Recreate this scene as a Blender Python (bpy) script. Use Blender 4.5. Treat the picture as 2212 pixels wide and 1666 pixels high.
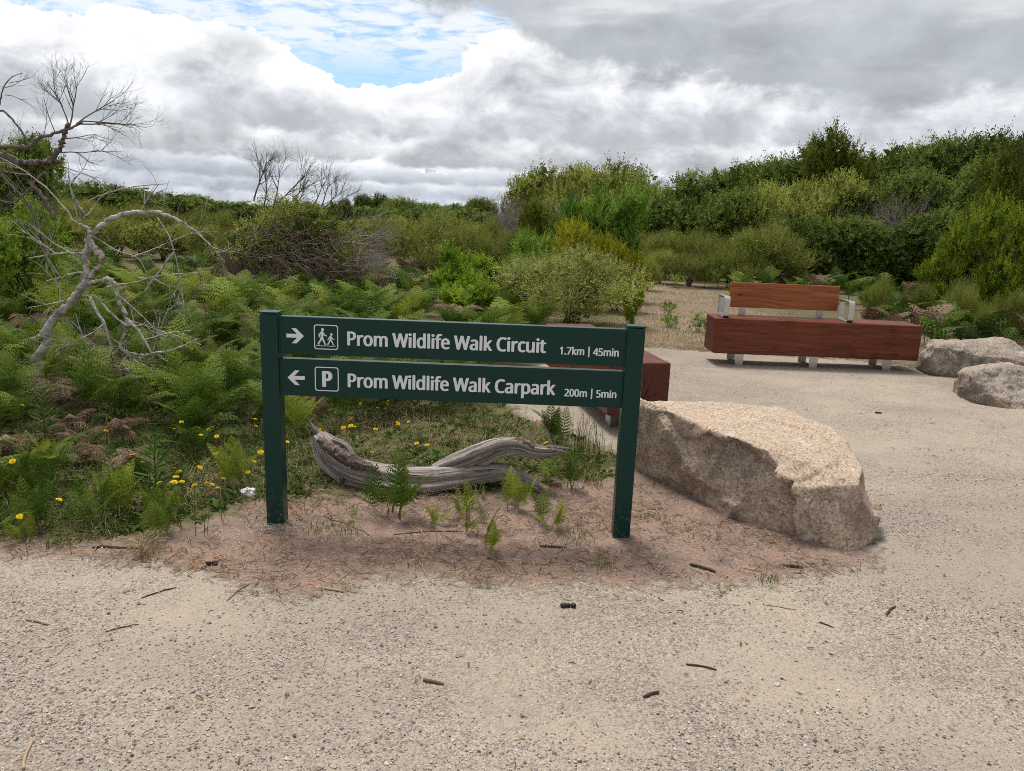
import bpy, bmesh, math, random
import numpy as np
from mathutils import Vector, Matrix, noise as mnoise

for o in list(bpy.data.objects):
    bpy.data.objects.remove(o)
SC = bpy.context.scene
COL = SC.collection
rad = math.radians

# ------------------------------------------------------------------ camera
CAM_H, PITCH, ROLL = 1.45, 12.6, 2.22
cam_data = bpy.data.cameras.new('camera')
cam_data.sensor_width = 36.0
cam_data.angle = rad(69.2)
cam_data.clip_start, cam_data.clip_end = 0.05, 3000.0
cam = bpy.data.objects.new('camera', cam_data)
COL.objects.link(cam)
cam.matrix_world = (Matrix.Translation((0, 0, CAM_H)) @ Matrix.Rotation(rad(90 - PITCH), 4, 'X')
                    @ Matrix.Rotation(rad(ROLL), 4, 'Z'))
SC.camera = cam

# ------------------------------------------------------------------ exposure
SC.view_settings.view_transform = 'Standard'
SC.view_settings.look = 'None'
SC.view_settings.gamma = 1.0
SC.view_settings.exposure = 0.64
SC.view_settings.use_curve_mapping = False
SC.cycles.max_bounces = 6
SC.cycles.transparent_max_bounces = 4
SC.cycles.diffuse_bounces = 3
SC.cycles.use_denoising = False
SC.cycles.filter_width = 0.95

# ------------------------------------------------------------------ sun (behind cloud: large and soft)
SUN_EL, SUN_AZ = 70.0, 25.0          # degrees; azimuth measured from +Y towards -X
sun_data = bpy.data.lights.new('sun', 'SUN')
sun_data.energy = 2.4
sun_data.angle = rad(18)
sun_data.color = (1.0, 0.955, 0.89)
sun = bpy.data.objects.new('sun', sun_data)
COL.objects.link(sun)
sd = Vector((-math.sin(rad(SUN_AZ)) * math.cos(rad(SUN_EL)), math.cos(rad(SUN_AZ)) * math.cos(rad(SUN_EL)), math.sin(rad(SUN_EL))))
sun.rotation_euler = (-sd).to_track_quat('-Z', 'Y').to_euler()


# ------------------------------------------------------------------ node helper
class NT:
    def __init__(self, tree):
        self.t = tree
        self.L = tree.links

    def n(self, typ, props=None, **ins):
        nd = self.t.nodes.new(typ)
        for k, v in (props or {}).items():
            setattr(nd, k, v)
        for k, v in ins.items():
            key = int(k[1:]) if k[0] == 'i' and k[1:].isdigit() else k.replace('_', ' ')
            self.set(nd.inputs[key], v)
        return nd

    def set(self, sock, v):
        if hasattr(v, 'is_output') or isinstance(v, bpy.types.NodeSocket):
            self.L.new(v, sock)
        elif isinstance(v, bpy.types.Node):
            self.L.new(v.outputs[0], sock)
        else:
            if sock.type == 'RGBA' and not isinstance(v, (int, float)) and len(v) == 3:
                v = (*v, 1)
            sock.default_value = v

    def math(self, op, a, b=0.0, c=0.0, clamp=False):
        nd = self.t.nodes.new('ShaderNodeMath')
        nd.operation = op
        nd.use_clamp = clamp
        for i, v in enumerate((a, b, c)):
            self.set(nd.inputs[i], v)
        return nd.outputs[0]

    def vmath(self, op, a, b=(0, 0, 0), scale=None):
        nd = self.t.nodes.new('ShaderNodeVectorMath')
        nd.operation = op
        self.set(nd.inputs[0], a)
        self.set(nd.inputs[1], b)
        if scale is not None:
            self.set(nd.inputs['Scale'], scale)
        return nd.outputs['Value'] if op in ('LENGTH', 'DISTANCE', 'DOT_PRODUCT') else nd.outputs[0]

    def smooth(self, v, a, b, lo=0.0, hi=1.0):
        nd = self.t.nodes.new('ShaderNodeMapRange')
        nd.interpolation_type = 'SMOOTHSTEP'
        for i, x in enumerate((v, a, b, lo, hi)):
            self.set(nd.inputs[i], x)
        return nd.outputs[0]

    def lin(self, v, a, b, lo=0.0, hi=1.0):
        nd = self.t.nodes.new('ShaderNodeMapRange')
        for i, x in enumerate((v, a, b, lo, hi)):
            self.set(nd.inputs[i], x)
        return nd.outputs[0]

    def mix(self, f, a, b, blend='MIX'):
        nd = self.t.nodes.new('ShaderNodeMix')
        nd.data_type = 'RGBA'
        nd.blend_type = blend
        self.set(nd.inputs[0], f)
        self.set(nd.inputs[6], a)
        self.set(nd.inputs[7], b)
        return nd.outputs[2]

    def noise(self, vec, scale, detail=4, rough=0.55, dist=0.0, out=0, dims='3D'):
        nd = self.t.nodes.new('ShaderNodeTexNoise')
        nd.noise_dimensions = dims
        if vec is not None:
            self.set(nd.inputs['Vector'], vec)
        self.set(nd.inputs['Scale'], scale)
        self.set(nd.inputs['Detail'], detail)
        self.set(nd.inputs['Roughness'], rough)
        self.set(nd.inputs['Distortion'], dist)
        return nd.outputs[out]

    def voronoi(self, vec, scale, feature='F1', rnd=1.0, dims='3D'):
        nd = self.t.nodes.new('ShaderNodeTexVoronoi')
        nd.voronoi_dimensions = dims
        nd.feature = feature
        if vec is not None:
            self.set(nd.inputs['Vector'], vec)
        self.set(nd.inputs['Scale'], scale)
        self.set(nd.inputs['Randomness'], rnd)
        return nd

    def ramp(self, v, stops, interp='LINEAR'):
        nd = self.t.nodes.new('ShaderNodeValToRGB')
        cr = nd.color_ramp
        cr.interpolation = interp
        while len(cr.elements) < len(stops):
            cr.elements.new(0.5)
        for e, (p, c) in zip(cr.elements, stops):
            e.position = p
            e.color = (*c, 1)
        self.set(nd.inputs[0], v)
        return nd.outputs[0]

    def mapping(self, vec, scale=(1, 1, 1), rot=(0, 0, 0), loc=(0, 0, 0)):
        nd = self.t.nodes.new('ShaderNodeMapping')
        self.set(nd.inputs['Vector'], vec)
        nd.inputs['Scale'].default_value = scale
        nd.inputs['Rotation'].default_value = rot
        nd.inputs['Location'].default_value = loc
        return nd.outputs[0]


# ------------------------------------------------------------------ world: clear sky behind broken cumulus and stratocumulus
world = bpy.data.worlds.new('World')
SC.world = world
world.use_nodes = True
wt = world.node_tree
wt.nodes.clear()
W = NT(wt)
SKY_STRENGTH = 0.1
tc = W.n('ShaderNodeTexCoord')
D = W.vmath('NORMALIZE', tc.outputs['Generated'])
sep = W.n('ShaderNodeSeparateXYZ', None, Vector=D)
dz = W.math('MAXIMUM', sep.outputs[2], 0.0)
sky = W.n('ShaderNodeTexSky', {'sky_type': 'NISHITA', 'sun_disc': False, 'sun_elevation': rad(SUN_EL),
                               'sun_rotation': rad(-SUN_AZ), 'altitude': 10, 'air_density': 1.0, 'dust_density': 0.6,
                               'ozone_density': 1.5})
# cloud deck as seen from below: banks one behind the other towards the horizon, each with a flat grey base and billowing white top
CLOUD = 0.665      # brightness of sunlit cloud tops
hl = W.vmath('NORMALIZE', W.n('ShaderNodeCombineXYZ', None, X=sep.outputs[0], Y=sep.outputs[1], Z=0.0).outputs[0])
hs = W.n('ShaderNodeSeparateXYZ', None, Vector=hl)
EL = W.math('MULTIPLY', W.math('ARCSINE', W.math('MINIMUM', dz, 1.0)), 57.29578)
AZ = W.math('MULTIPLY', W.math('ARCTAN2', hs.outputs[0], hs.outputs[1]), 57.29578)
# high overhead deck, broken, for the sky above the banks
inv = W.math('DIVIDE', 1.0, W.math('ADD', dz, 0.13))
deck = W.n('ShaderNodeCombineXYZ', None, X=W.math('MULTIPLY', sep.outputs[0], inv), Y=W.math('MULTIPLY', sep.outputs[1], inv), Z=0.0).outputs[0]
veiln = W.noise(W.vmath('ADD', W.mapping(deck, (1, 1.5, 1)), (7, 1, 0)), 7.0, 6, 0.64, 0.5)
low = W.noise(hl, 2.3, 2, 0.5, out=1)            # broad variation round the compass
lowc = W.n('ShaderNodeSeparateColor', None, Color=low)


def ramp_az(stops):
    """piecewise-linear height of a bank round the compass near north: [(azimuth, degrees)]"""
    v = stops[0][1]
    acc = None
    for (a0, h0), (a1, h1) in zip(stops[:-1], stops[1:]):
        seg = W.smooth(AZ, a0, a1, 0.0, h1 - h0)
        acc = seg if acc is None else W.math('ADD', acc, seg)
    return W.math('ADD', acc, v)


def bank(under, base, top, aB, aT, fa, fe, seed, dark, light, eT, eB, tint, cloudy=1.0, texture=0.5):
    q = W.n('ShaderNodeCombineXYZ', None, X=W.math('MULTIPLY', hs.outputs[0], fa), Y=W.math('MULTIPLY', hs.outputs[1], fa), Z=W.math('MULTIPLY', EL, fe)).outputs[0]
    nz = W.noise(W.vmath('ADD', q, (seed, seed * 1.7, seed * 0.6)), 1.0, 9, 0.60, 0.25)
    nc = W.math('MULTIPLY', W.math('SUBTRACT', nz, 0.5), 2.3)
    dt_ = W.math('SUBTRACT', W.math('ADD', top, W.math('MULTIPLY', nc, 2 * aT)), EL)
    db = W.math('SUBTRACT', EL, W.math('ADD', base, W.math('MULTIPLY', nc, 2 * aB)))
    a = W.math('MULTIPLY', W.smooth(dt_, 0.0, eT), W.smooth(db, 0.0, eB))
    if cloudy != 1.0:
        a = W.math('MULTIPLY', a, cloudy)
    rel = W.math('DIVIDE', db, W.math('MAXIMUM', W.math('SUBTRACT', top, base), 0.3))
    s_ = W.smooth(W.math('ADD', rel, W.math('MULTIPLY', nc, texture)), 0.0, 1.0)
    b_ = W.math('ADD', dark, W.math('MULTIPLY', s_, light - dark))
    rim = W.smooth(dt_, 0.0, eT * 5 + 0.35, 0.12, 0.0)
    b_ = W.math('ADD', b_, rim)
    b_ = W.math('ADD', b_, W.math('MULTIPLY', nc, 0.24))
    col = W.mix(s_, tint, (0.985, 0.99, 1.0))
    col = W.vmath('SCALE', col, scale=W.math('MULTIPLY', b_, CLOUD / SKY_STRENGTH))
    return W.mix(a, under, col)


veil = W.math('MULTIPLY', W.smooth(veiln, 0.30, 0.58), W.smooth(EL, 9.0, 12.0, 0.15, 0.95))
cur = W.mix(veil, W.vmath('MULTIPLY', sky, (0.80, 0.93, 1.00)), W.vmath('SCALE', (0.92, 0.965, 1.0), scale=0.98 * CLOUD / SKY_STRENGTH))
BL, NE = (0.86, 0.94, 1.06), (0.92, 0.965, 1.03)
cur = bank(cur, -2.0, 8.0, 0.0, 0.6, 30, 0.9, 1.3, 0.66, 0.92, 0.30, 0.1, BL)
cur = bank(cur, 1.1, W.math('ADD', 3.4, W.math('MULTIPLY', W.math('SUBTRACT', lowc.outputs[0], 0.5), 2.5)), 0.30, 1.2, 24, 0.70, 5.2, 0.56, 0.98, 0.12, 0.40, BL)
cur = bank(cur, 2.1, W.math('ADD', 4.6, W.math('MULTIPLY', W.math('SUBTRACT', lowc.outputs[1], 0.5), 3.0)), 0.35, 1.6, 18, 0.52, 9.1, 0.56, 1.02, 0.12, 0.40, BL)
cur = bank(cur, 3.3, W.math('ADD', 7.6, W.math('MULTIPLY', W.math('SUBTRACT', lowc.outputs[2], 0.5), 4.5)), 0.45, 2.0, 14, 0.40, 14.7, 0.55, 1.06, 0.12, 0.50, NE, texture=0.8)
# the big cumulus: tall to the north-west, falling to the opening, then level
cur = bank(cur, 5.0, ramp_az([(-42, 8.0), (-30, 11.8), (-20, 12.6), (-11.5, 8.6), (-7.5, 9.6), (0, 13.6)]), 0.9, 1.35, 11, 0.31, 22.4, 0.60, 1.04, 0.16, 0.9, (0.90, 0.95, 1.03), texture=1.1)
# grey deck coming over from the east, and patches of it elsewhere
edge_ = W.math('ADD', ramp_az([(-40, 13.0), (-28, 14.0), (-14, 17.5), (-5, 13.6), (5, 9.6), (24, 7.4), (60, 8.0)]), W.math('MULTIPLY', W.math('SUBTRACT', lowc.outputs[1], 0.5), 3.0))
cur = bank(cur, edge_, 95.0, 1.6, 0.0, 8.5, 0.24, 31.0, 0.54, 0.54, 0.4, 1.7, (0.88, 0.94, 1.02), texture=0.0)
thin = W.noise(W.vmath('ADD', deck, (2, 5, 0)), 1.5, 6, 0.55, 0.3)
glow = W.math('MULTIPLY', W.smooth(thin, 0.40, 0.74), W.smooth(W.math('SUBTRACT', EL, edge_), 1.0, 4.0))
final = W.mix(W.math('MULTIPLY', glow, 0.9), cur, W.vmath('SCALE', (0.97, 0.985, 1.0), scale=0.98 * CLOUD / SKY_STRENGTH))
bg = W.n('ShaderNodeBackground', None, Color=final, Strength=SKY_STRENGTH)
wo = W.n('ShaderNodeOutputWorld', None, Surface=bg)
world.cycles.sampling_method = 'MANUAL'
world.cycles.sample_map_resolution = 512

# ------------------------------------------------------------------ geometry helpers
PXF = 1106.0 / math.tan(rad(34.6))
_p, _r = rad(PITCH), rad(ROLL)
_f = Vector((0, math.cos(_p), -math.sin(_p)))
_u0, _r0 = Vector((0, math.sin(_p), math.cos(_p))), Vector((1, 0, 0))
_rt = _r0 * math.cos(_r) + _u0 * math.sin(_r)
_up = _u0 * math.cos(_r) - _r0 * math.sin(_r)


def ray(x, y):
    return _f + _rt * ((x - 1106) / PXF) - _up * ((y - 833) / PXF)


def at(x, y, Y):
    """survey point: sight line of the 2212 x 1666 photograph met at distance Y (metres north)"""
    d = ray(x, y)
    t = Y / d.y
    return Vector((d.x * t, Y, CAM_H + d.z * t))


def on_ground(x, y, z=0.0):
    d = ray(x, y)
    t = (z - CAM_H) / d.z
    return Vector((d.x * t, d.y * t, z))


def px_m(Y):
    return PXF / (Y * 1.0)


def ss(x, a, b):
    t = np.clip((np.asarray(x, float) - a) / (b - a), 0, 1)
    return t * t * (3 - 2 * t)


def np_mesh(name, V, F, attrs=None, smooth=False):
    """V (n,3), F (m,k) with constant k, or a list of such arrays"""
    Fs = F if isinstance(F, list) else [F]
    me = bpy.data.meshes.new(name)
    V = np.asarray(V, np.float32)
    me.vertices.add(len(V))
    me.vertices.foreach_set('co', V.ravel())
    loops = np.concatenate([f.ravel() for f in Fs]).astype(np.int32)
    tot = np.concatenate([np.full(len(f), f.shape[1]) for f in Fs]).astype(np.int32)
    start = np.concatenate([[0], np.cumsum(tot)[:-1]]).astype(np.int32)
    me.loops.add(len(loops))
    me.loops.foreach_set('vertex_index', loops)
    me.polygons.add(len(tot))
    me.polygons.foreach_set('loop_start', start)
    me.polygons.foreach_set('loop_total', tot)
    me.polygons.foreach_set('use_smooth', np.full(len(tot), smooth))
    for k, a in (attrs or {}).items():
        at_ = me.attributes.new(k, 'FLOAT', 'POINT')
        at_.data.foreach_set('value', np.asarray(a, np.float32))
    me.update()
    me.validate()
    return me


def link(name, me, mat=None, parent=None):
    o = bpy.data.objects.new(name, me)
    COL.objects.link(o)
    if mat is not None and len(me.materials) == 0:
        me.materials.append(mat)
    if parent is not None:
        o.parent = parent
    return o


def empty(name, loc=(0, 0, 0), rz=0.0, scale=None):
    o = bpy.data.objects.new(name, None)
    o.empty_display_size = 0.1
    COL.objects.link(o)
    o.location = loc
    o.rotation_euler = (0, 0, rz)
    if scale is not None:
        o.scale = scale
    return o


def tag(o, label, cat, group=None, kind=None):
    if label:
        o['label'] = label
    if cat:
        o['category'] = cat
    if group:
        o['group'] = group
    if kind:
        o['kind'] = kind
    return o


def copy_tree(o, parent=None):
    c = o.copy()
    COL.objects.link(c)
    c.parent = parent
    for ch in list(o.children):
        copy_tree(ch, c)
    return c


def bm_to(name, bm, mat=None, parent=None, smooth=False):
    me = bpy.data.meshes.new(name)
    bm.to_mesh(me)
    bm.free()
    if smooth:
        me.polygons.foreach_set('use_smooth', [True] * len(me.polygons))
    return link(name, me, mat, parent)


def box_bm(x0, x1, y0, y1, z0, z1, bev=0.0, seg=2):
    bm = bmesh.new()
    bmesh.ops.create_cube(bm, size=1.0)
    for v in bm.verts:
        v.co = Vector(((x0 + x1) / 2 + v.co.x * (x1 - x0), (y0 + y1) / 2 + v.co.y * (y1 - y0), (z0 + z1) / 2 + v.co.z * (z1 - z0)))
    if bev > 0:
        bmesh.ops.bevel(bm, geom=list(bm.edges), offset=bev, segments=seg, affect='EDGES', profile=0.6)
    return bm


def catmull(pts, rs, n):
    P = np.array([list(p) for p in pts], float)
    R = np.array(rs, float)
    m = len(P)
    out, ro = [], []
    for i in range(m - 1):
        p0, p1, p2, p3 = P[max(i - 1, 0)], P[i], P[i + 1], P[min(i + 2, m - 1)]
        for k in range(n):
            t = k / n
            out.append(0.5 * ((2 * p1) + (-p0 + p2) * t + (2 * p0 - 5 * p1 + 4 * p2 - p3) * t * t + (-p0 + 3 * p1 - 3 * p2 + p3) * t ** 3))
            ro.append(R[i] * (1 - t) + R[i + 1] * t)
    out.append(P[-1])
    ro.append(R[-1])
    return np.array(out), np.array(ro)


class Tubes:
    """collects tapered tubes"""
    def __init__(self):
        self.V, self.Q, self.T, self.n = [], [], [], 0
        self.a, self.b = [], []

    def add(self, P, R, sides=6, wob=0.0, rng=None, cap=True):
        P = np.asarray(P, float)
        R = np.asarray(R, float)
        k = len(P)
        tan = np.gradient(P, axis=0)
        tan /= np.linalg.norm(tan, axis=1, keepdims=True) + 1e-9
        ref = np.array([0.31, 0.17, 0.93]) if abs(tan[0][2]) < 0.9 else np.array([1.0, 0.1, 0.0])
        u = np.cross(tan, ref)
        u /= np.linalg.norm(u, axis=1, keepdims=True) + 1e-9
        w = np.cross(tan, u)
        ang = np.arange(sides) * 2 * np.pi / sides
        rr = np.repeat(R[:, None], sides, 1)
        if wob and rng is not None:
            rr = rr * (1 + wob * rng.uniform(-1, 1, rr.shape))
        V = P[:, None, :] + rr[..., None] * (np.cos(ang)[None, :, None] * u[:, None, :] + np.sin(ang)[None, :, None] * w[:, None, :])
        self.V.append(V.reshape(-1, 3))
        s = np.concatenate([[0], np.cumsum(np.linalg.norm(np.diff(P, axis=0), axis=1))])
        self.a.append(np.repeat(s, sides))
        self.b.append(np.tile(ang / (2 * np.pi), k))
        i = np.arange(k - 1)[:, None] * sides
        j = np.arange(sides)[None, :]
        j2 = (j + 1) % sides
        q = np.stack([i + j, i + j2, i + sides + j2, i + sides + j], -1).reshape(-1, 4) + self.n
        self.Q.append(q)
        self.n += k * sides
        if cap:
            for base, c in ((0, P[0]), ((k - 1) * sides, P[-1])):
                self.V.append(c[None])
                self.a.append([s[0] if base == 0 else s[-1]])
                self.b.append([0.5])
                ci = self.n
                self.n += 1
                st = ci - k * sides if base == 0 else None
                first = (self.n - 1 - k * sides) if base == 0 else (self.n - 2 - k * sides)
                ring = first + base + np.arange(sides)
                self.T.append(np.stack([ring, np.roll(ring, -1), np.full(sides, ci)], -1))

    def mesh(self, name, smooth=True):
        F = [np.concatenate(self.Q)]
        if self.T:
            F.append(np.concatenate(self.T))
        return np_mesh(name, np.concatenate(self.V), F, {'along': np.concatenate(self.a), 'around': np.concatenate(self.b)}, smooth)


# ------------------------------------------------------------------ material helpers
def new_mat(name):
    m = bpy.data.materials.new(name)
    m.use_nodes = True
    m.node_tree.nodes.clear()
    return m, NT(m.node_tree)


def finish(m, N, color, rough=0.8, bump=None, bump_s=0.3, bump_d=0.01, spec=0.3, metal=0.0, transl=None, coat=0.0):
    b = N.n('ShaderNodeBsdfPrincipled')
    N.set(b.inputs['Base Color'], color)
    N.set(b.inputs['Roughness'], rough)
    N.set(b.inputs['Metallic'], metal)
    N.set(b.inputs['Specular IOR Level'], spec)
    if coat:
        N.set(b.inputs['Coat Weight'], coat)
        N.set(b.inputs['Coat Roughness'], 0.08)
    nrm = None
    if bump is not None:
        bp = N.n('ShaderNodeBump', None, Height=bump, Strength=bump_s, Distance=bump_d)
        nrm = bp.outputs[0]
        N.set(b.inputs['Normal'], nrm)
    sh = b.outputs[0]
    if transl:
        t = N.n('ShaderNodeBsdfTranslucent', None, Color=color)
        sh = N.n('ShaderNodeMixShader', None, Fac=transl, i1=sh, i2=t.outputs[0]).outputs[0]
    N.n('ShaderNodeOutputMaterial', None, Surface=sh)
    return m


def attr(N, name):
    return N.n('ShaderNodeAttribute', {'attribute_name': name}).outputs['Fac']


def leaf_mat(name, cols, rough=0.6, transl=0.32, spec=0.10, objvar=0.35):
    """cols: dark..light leaf colours picked by a random tint stored on each leaf"""
    m, N = new_mat(name)
    t = attr(N, 'tint')
    oi = N.n('ShaderNodeObjectInfo').outputs['Random']
    t2 = N.math('ADD', t, N.math('MULTIPLY', N.math('SUBTRACT', oi, 0.5), objvar), clamp=True)
    k = len(cols)
    c = N.ramp(t2, [(i / (k - 1), cl) for i, cl in enumerate(cols)])
    return finish(m, N, c, rough, transl=transl, spec=spec)


def plain(name, col, rough=0.6, metal=0.0, spec=0.4, var=0.0, scale=30):
    m, N = new_mat(name)
    c = col
    if var:
        tcn = N.n('ShaderNodeTexCoord').outputs['Object']
        nz = N.noise(tcn, scale, 5, 0.6)
        c = N.mix(nz, tuple(x * (1 - var) for x in col), tuple(min(1, x * (1 + var)) for x in col))
    return finish(m, N, c, rough, metal=metal, spec=spec)


# ------------------------------------------------------------------ terrain
GRAVEL = np.array([(-60, -40), (60, -40), (60, 4.2), (7.5, 5.3), (5.3, 6.4), (4.75, 7.3), (4.5, 8.1), (3.9, 8.55), (2.3, 8.75), (1.7, 8.9), (0.75, 8.4),
                   (0.05, 7.0), (-0.12, 6.1), (0.10, 5.4), (0.62, 4.75), (0.9, 4.35), (1.3, 4.0), (1.72, 3.45), (1.68, 3.12), (1.2, 2.92),
                   (0.79, 2.86), (0.24, 2.76), (-0.36, 2.83), (-0.83, 2.62), (-1.2, 2.77), (-1.46, 2.86), (-2.11, 2.88), (-60, 3.6)], float)
SOIL = np.array([(-3.2, 2.90), (-2.6, 2.82), (-1.95, 2.74), (-1.46, 2.78), (-0.83, 2.52), (-0.36, 2.72), (0.24, 2.64), (0.79, 2.74), (1.2, 2.84), (1.75, 3.1), (1.7, 3.6),
                 (1.1, 4.25), (0.8, 4.35), (0.4, 4.0), (-0.2, 3.62), (-0.8, 3.62), (-1.25, 3.48), (-1.55, 3.08), (-2.1, 2.98), (-2.7, 3.02)], float)
DRY = np.array([(0.9, 9.0), (1.8, 8.9), (4.2, 8.75), (5.0, 8.2), (6.0, 9.0), (7.0, 10.5), (4.6, 11.2), (4.4, 14), (4.9, 19.5), (3.2, 20.5), (2.3, 15), (1.7, 11.5)], float)


def sdist(P, poly):
    """signed distance to a polygon, positive inside"""
    d = np.full(len(P), 1e9)
    inside = np.zeros(len(P), bool)
    n = len(poly)
    for i in range(n):
        a, b = poly[i], poly[(i + 1) % n]
        ab = b - a
        t = np.clip(((P - a) @ ab) / (ab @ ab), 0, 1)
        d = np.minimum(d, np.linalg.norm(P - (a + t[:, None] * ab), axis=1))
        c = ((a[1] <= P[:, 1]) & (b[1] > P[:, 1])) | ((b[1] <= P[:, 1]) & (a[1] > P[:, 1]))
        xi = a[0] + (P[:, 1] - a[1]) / (ab[1] if abs(ab[1]) > 1e-9 else 1e-9) * ab[0]
        inside ^= c & (P[:, 0] < xi)
    return np.where(inside, d, -d)


def hfun(P, full=False):
    P = np.atleast_2d(np.asarray(P, float))
    x, y = P[:, 0], P[:, 1]
    dg, ds = sdist(P, GRAVEL), sdist(P, SOIL)
    nong = ss(-dg, 0.0, 0.6)
    w = np.sin(x * 1.7 + 0.6 * y) * np.cos(y * 1.3 - 0.4 * x) + 0.5 * np.sin(x * 4.1 + 1.0) * np.sin(y * 3.7)
    z = 0.004 * np.sin(x * 2.1 + y) * np.cos(y * 1.9) + nong * (0.025 + 0.020 * w) * ss(np.hypot(x, y - 3), 60, 8)
    z *= 1 - 0.85 * ss(ds, -0.1, 0.3)
    # low dune under the thicket on the right, gentle rise on the left
    z += 1.1 * ss(x, 5.0, 15.0) * ss(y, 16.0, 28.0) * ss(np.hypot(x - 20, y - 25), 60, 20)
    return (z, dg, ds) if full else z


def gz(x, y):
    return float(hfun([(x, y)])[0])


def axis_lines(lo, a, b, hi, step, grow):
    mid = list(np.arange(a, b + 1e-6, step))
    out, s, v = [], step, b
    while v < hi:
        s *= grow
        v += s
        out.append(v)
    inn, s, v = [], step, a
    while v > lo:
        s *= grow
        v -= s
        inn.append(v)
    return np.array(inn[::-1] + mid + out)


xs = axis_lines(-900, -3.0, 3.2, 900, 0.045, 1.075)
ys = axis_lines(-60, 1.4, 6.0, 1500, 0.045, 1.07)
GX, GY = np.meshgrid(xs, ys)
GP = np.stack([GX.ravel(), GY.ravel()], -1)
Z, DG, DS = hfun(GP, True)
DD = sdist(GP, DRY)
nx, ny = len(xs), len(ys)
ii, jj = np.meshgrid(np.arange(nx - 1), np.arange(ny - 1))
q0 = (jj * nx + ii).ravel()
QUAD = np.stack([q0, q0 + 1, q0 + nx + 1, q0 + nx], -1)
QC = GP[QUAD].mean(1)
wob = 0.06 * np.sin(QC[:, 0] * 9 + 3 * np.sin(QC[:, 1] * 7)) + 0.04 * np.sin(QC[:, 1] * 17 + QC[:, 0] * 5)
isg = DG[QUAD].mean(1) + wob * 0.5 > 0
iss = (~isg) & (DS[QUAD].mean(1) + wob > 0)

# one terrain material: which surface shows is read from the survey distances stored on the sheet
m_ter, N = new_mat('terrain')
pos = N.n('ShaderNodeNewGeometry').outputs['Position']
dgv, dsv, ddv = attr(N, 'dg'), attr(N, 'ds'), attr(N, 'dd')
edge = N.noise(pos, 7.0, 5, 0.65)
edge2 = N.noise(pos, 28.0, 4, 0.6)
wig = N.math('ADD', N.math('MULTIPLY', N.math('SUBTRACT', edge, 0.5), 0.42), N.math('MULTIPLY', N.math('SUBTRACT', edge2, 0.5), 0.22))
fg = N.smooth(N.math('ADD', dgv, wig), -0.07, 0.07)
fs = N.smooth(N.math('ADD', dsv, wig), -0.10, 0.10)
fd = N.smooth(N.math('ADD', ddv, N.math('MULTIPLY', wig, 3.0)), -0.5, 0.5)
# gravel
flat = N.mapping(pos, (1, 1, 0.6))
v1 = N.voronoi(flat, 145.0)
v2 = N.voronoi(flat, 80.0)
sandy = N.smooth(N.noise(pos, 1.5, 5, 0.62, 0.3), 0.42, 0.62)
stone = N.ramp(N.n('ShaderNodeSeparateColor', None, Color=v1.outputs['Color']).outputs[0],
               [(0.0, (0.20, 0.185, 0.165)), (0.10, (0.37, 0.33, 0.275)), (0.45, (0.50, 0.445, 0.36)), (0.8, (0.58, 0.52, 0.425)), (1.0, (0.68, 0.63, 0.54))])
stone2 = N.ramp(N.n('ShaderNodeSeparateColor', None, Color=v2.outputs['Color']).outputs[0],
                [(0.0, (0.17, 0.175, 0.18)), (0.14, (0.33, 0.31, 0.28)), (0.5, (0.48, 0.43, 0.35)), (1.0, (0.64, 0.58, 0.48))])
joint = N.smooth(v1.outputs['Distance'], 0.45, 0.80, 1.0, 0.62)
gcol = N.mix(0.38, stone, stone2)
gcol = N.mix(1.0, gcol, N.n('ShaderNodeCombineColor', None, Red=joint, Green=joint, Blue=joint).outputs[0], 'MULTIPLY')
fine = N.noise(pos, 160.0, 3, 0.7)
sand = N.mix(fine, (0.38, 0.335, 0.265), (0.55, 0.495, 0.40))
gcol = N.mix(N.math('MULTIPLY', sandy, 0.62), gcol, sand)
tone = N.noise(pos, 0.45, 4, 0.55)
gcol = N.mix(N.smooth(N.math('ADD', tone, N.math('MULTIPLY', N.math('SUBTRACT', N.noise(N.mapping(pos, (0.5, 1.6, 1)), 1.3, 5, 0.6), 0.5), 0.7)), 0.32, 0.66), N.mix(1.0, gcol, (0.68, 0.64, 0.645), 'MULTIPLY'), N.mix(1.0, gcol, (0.82, 0.77, 0.76), 'MULTIPLY'))
# reddish sandy soil with grit
s1 = N.noise(pos, 5.0, 6, 0.65)
scol = N.ramp(s1, [(0.25, (0.135, 0.094, 0.075)), (0.42, (0.220, 0.154, 0.124)), (0.56, (0.280, 0.194, 0.156)), (0.70, (0.33, 0.182, 0.116))])
grit = N.voronoi(flat, 150.0)
gsel = N.smooth(N.n('ShaderNodeSeparateColor', None, Color=grit.outputs['Color']).outputs[1], 0.90, 0.94)
scol = N.mix(N.math('MULTIPLY', gsel, 0.6), scol, (0.45, 0.38, 0.32))
scol = N.mix(N.smooth(N.noise(pos, 60, 4, 0.7), 0.58, 0.72), scol, (0.11, 0.072, 0.055))
# leaf-littered ground under the bracken
l1 = N.noise(pos, 11.0, 7, 0.7)
lcol = N.ramp(l1, [(0.25, (0.040, 0.036, 0.020)), (0.45, (0.105, 0.090, 0.050)), (0.60, (0.165, 0.135, 0.080)), (0.78, (0.24, 0.185, 0.12))])
lcol = N.mix(N.smooth(N.noise(pos, 2.2, 4, 0.6), 0.45, 0.65), lcol, N.mix(l1, (0.065, 0.085, 0.024), (0.16, 0.15, 0.06)))
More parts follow.
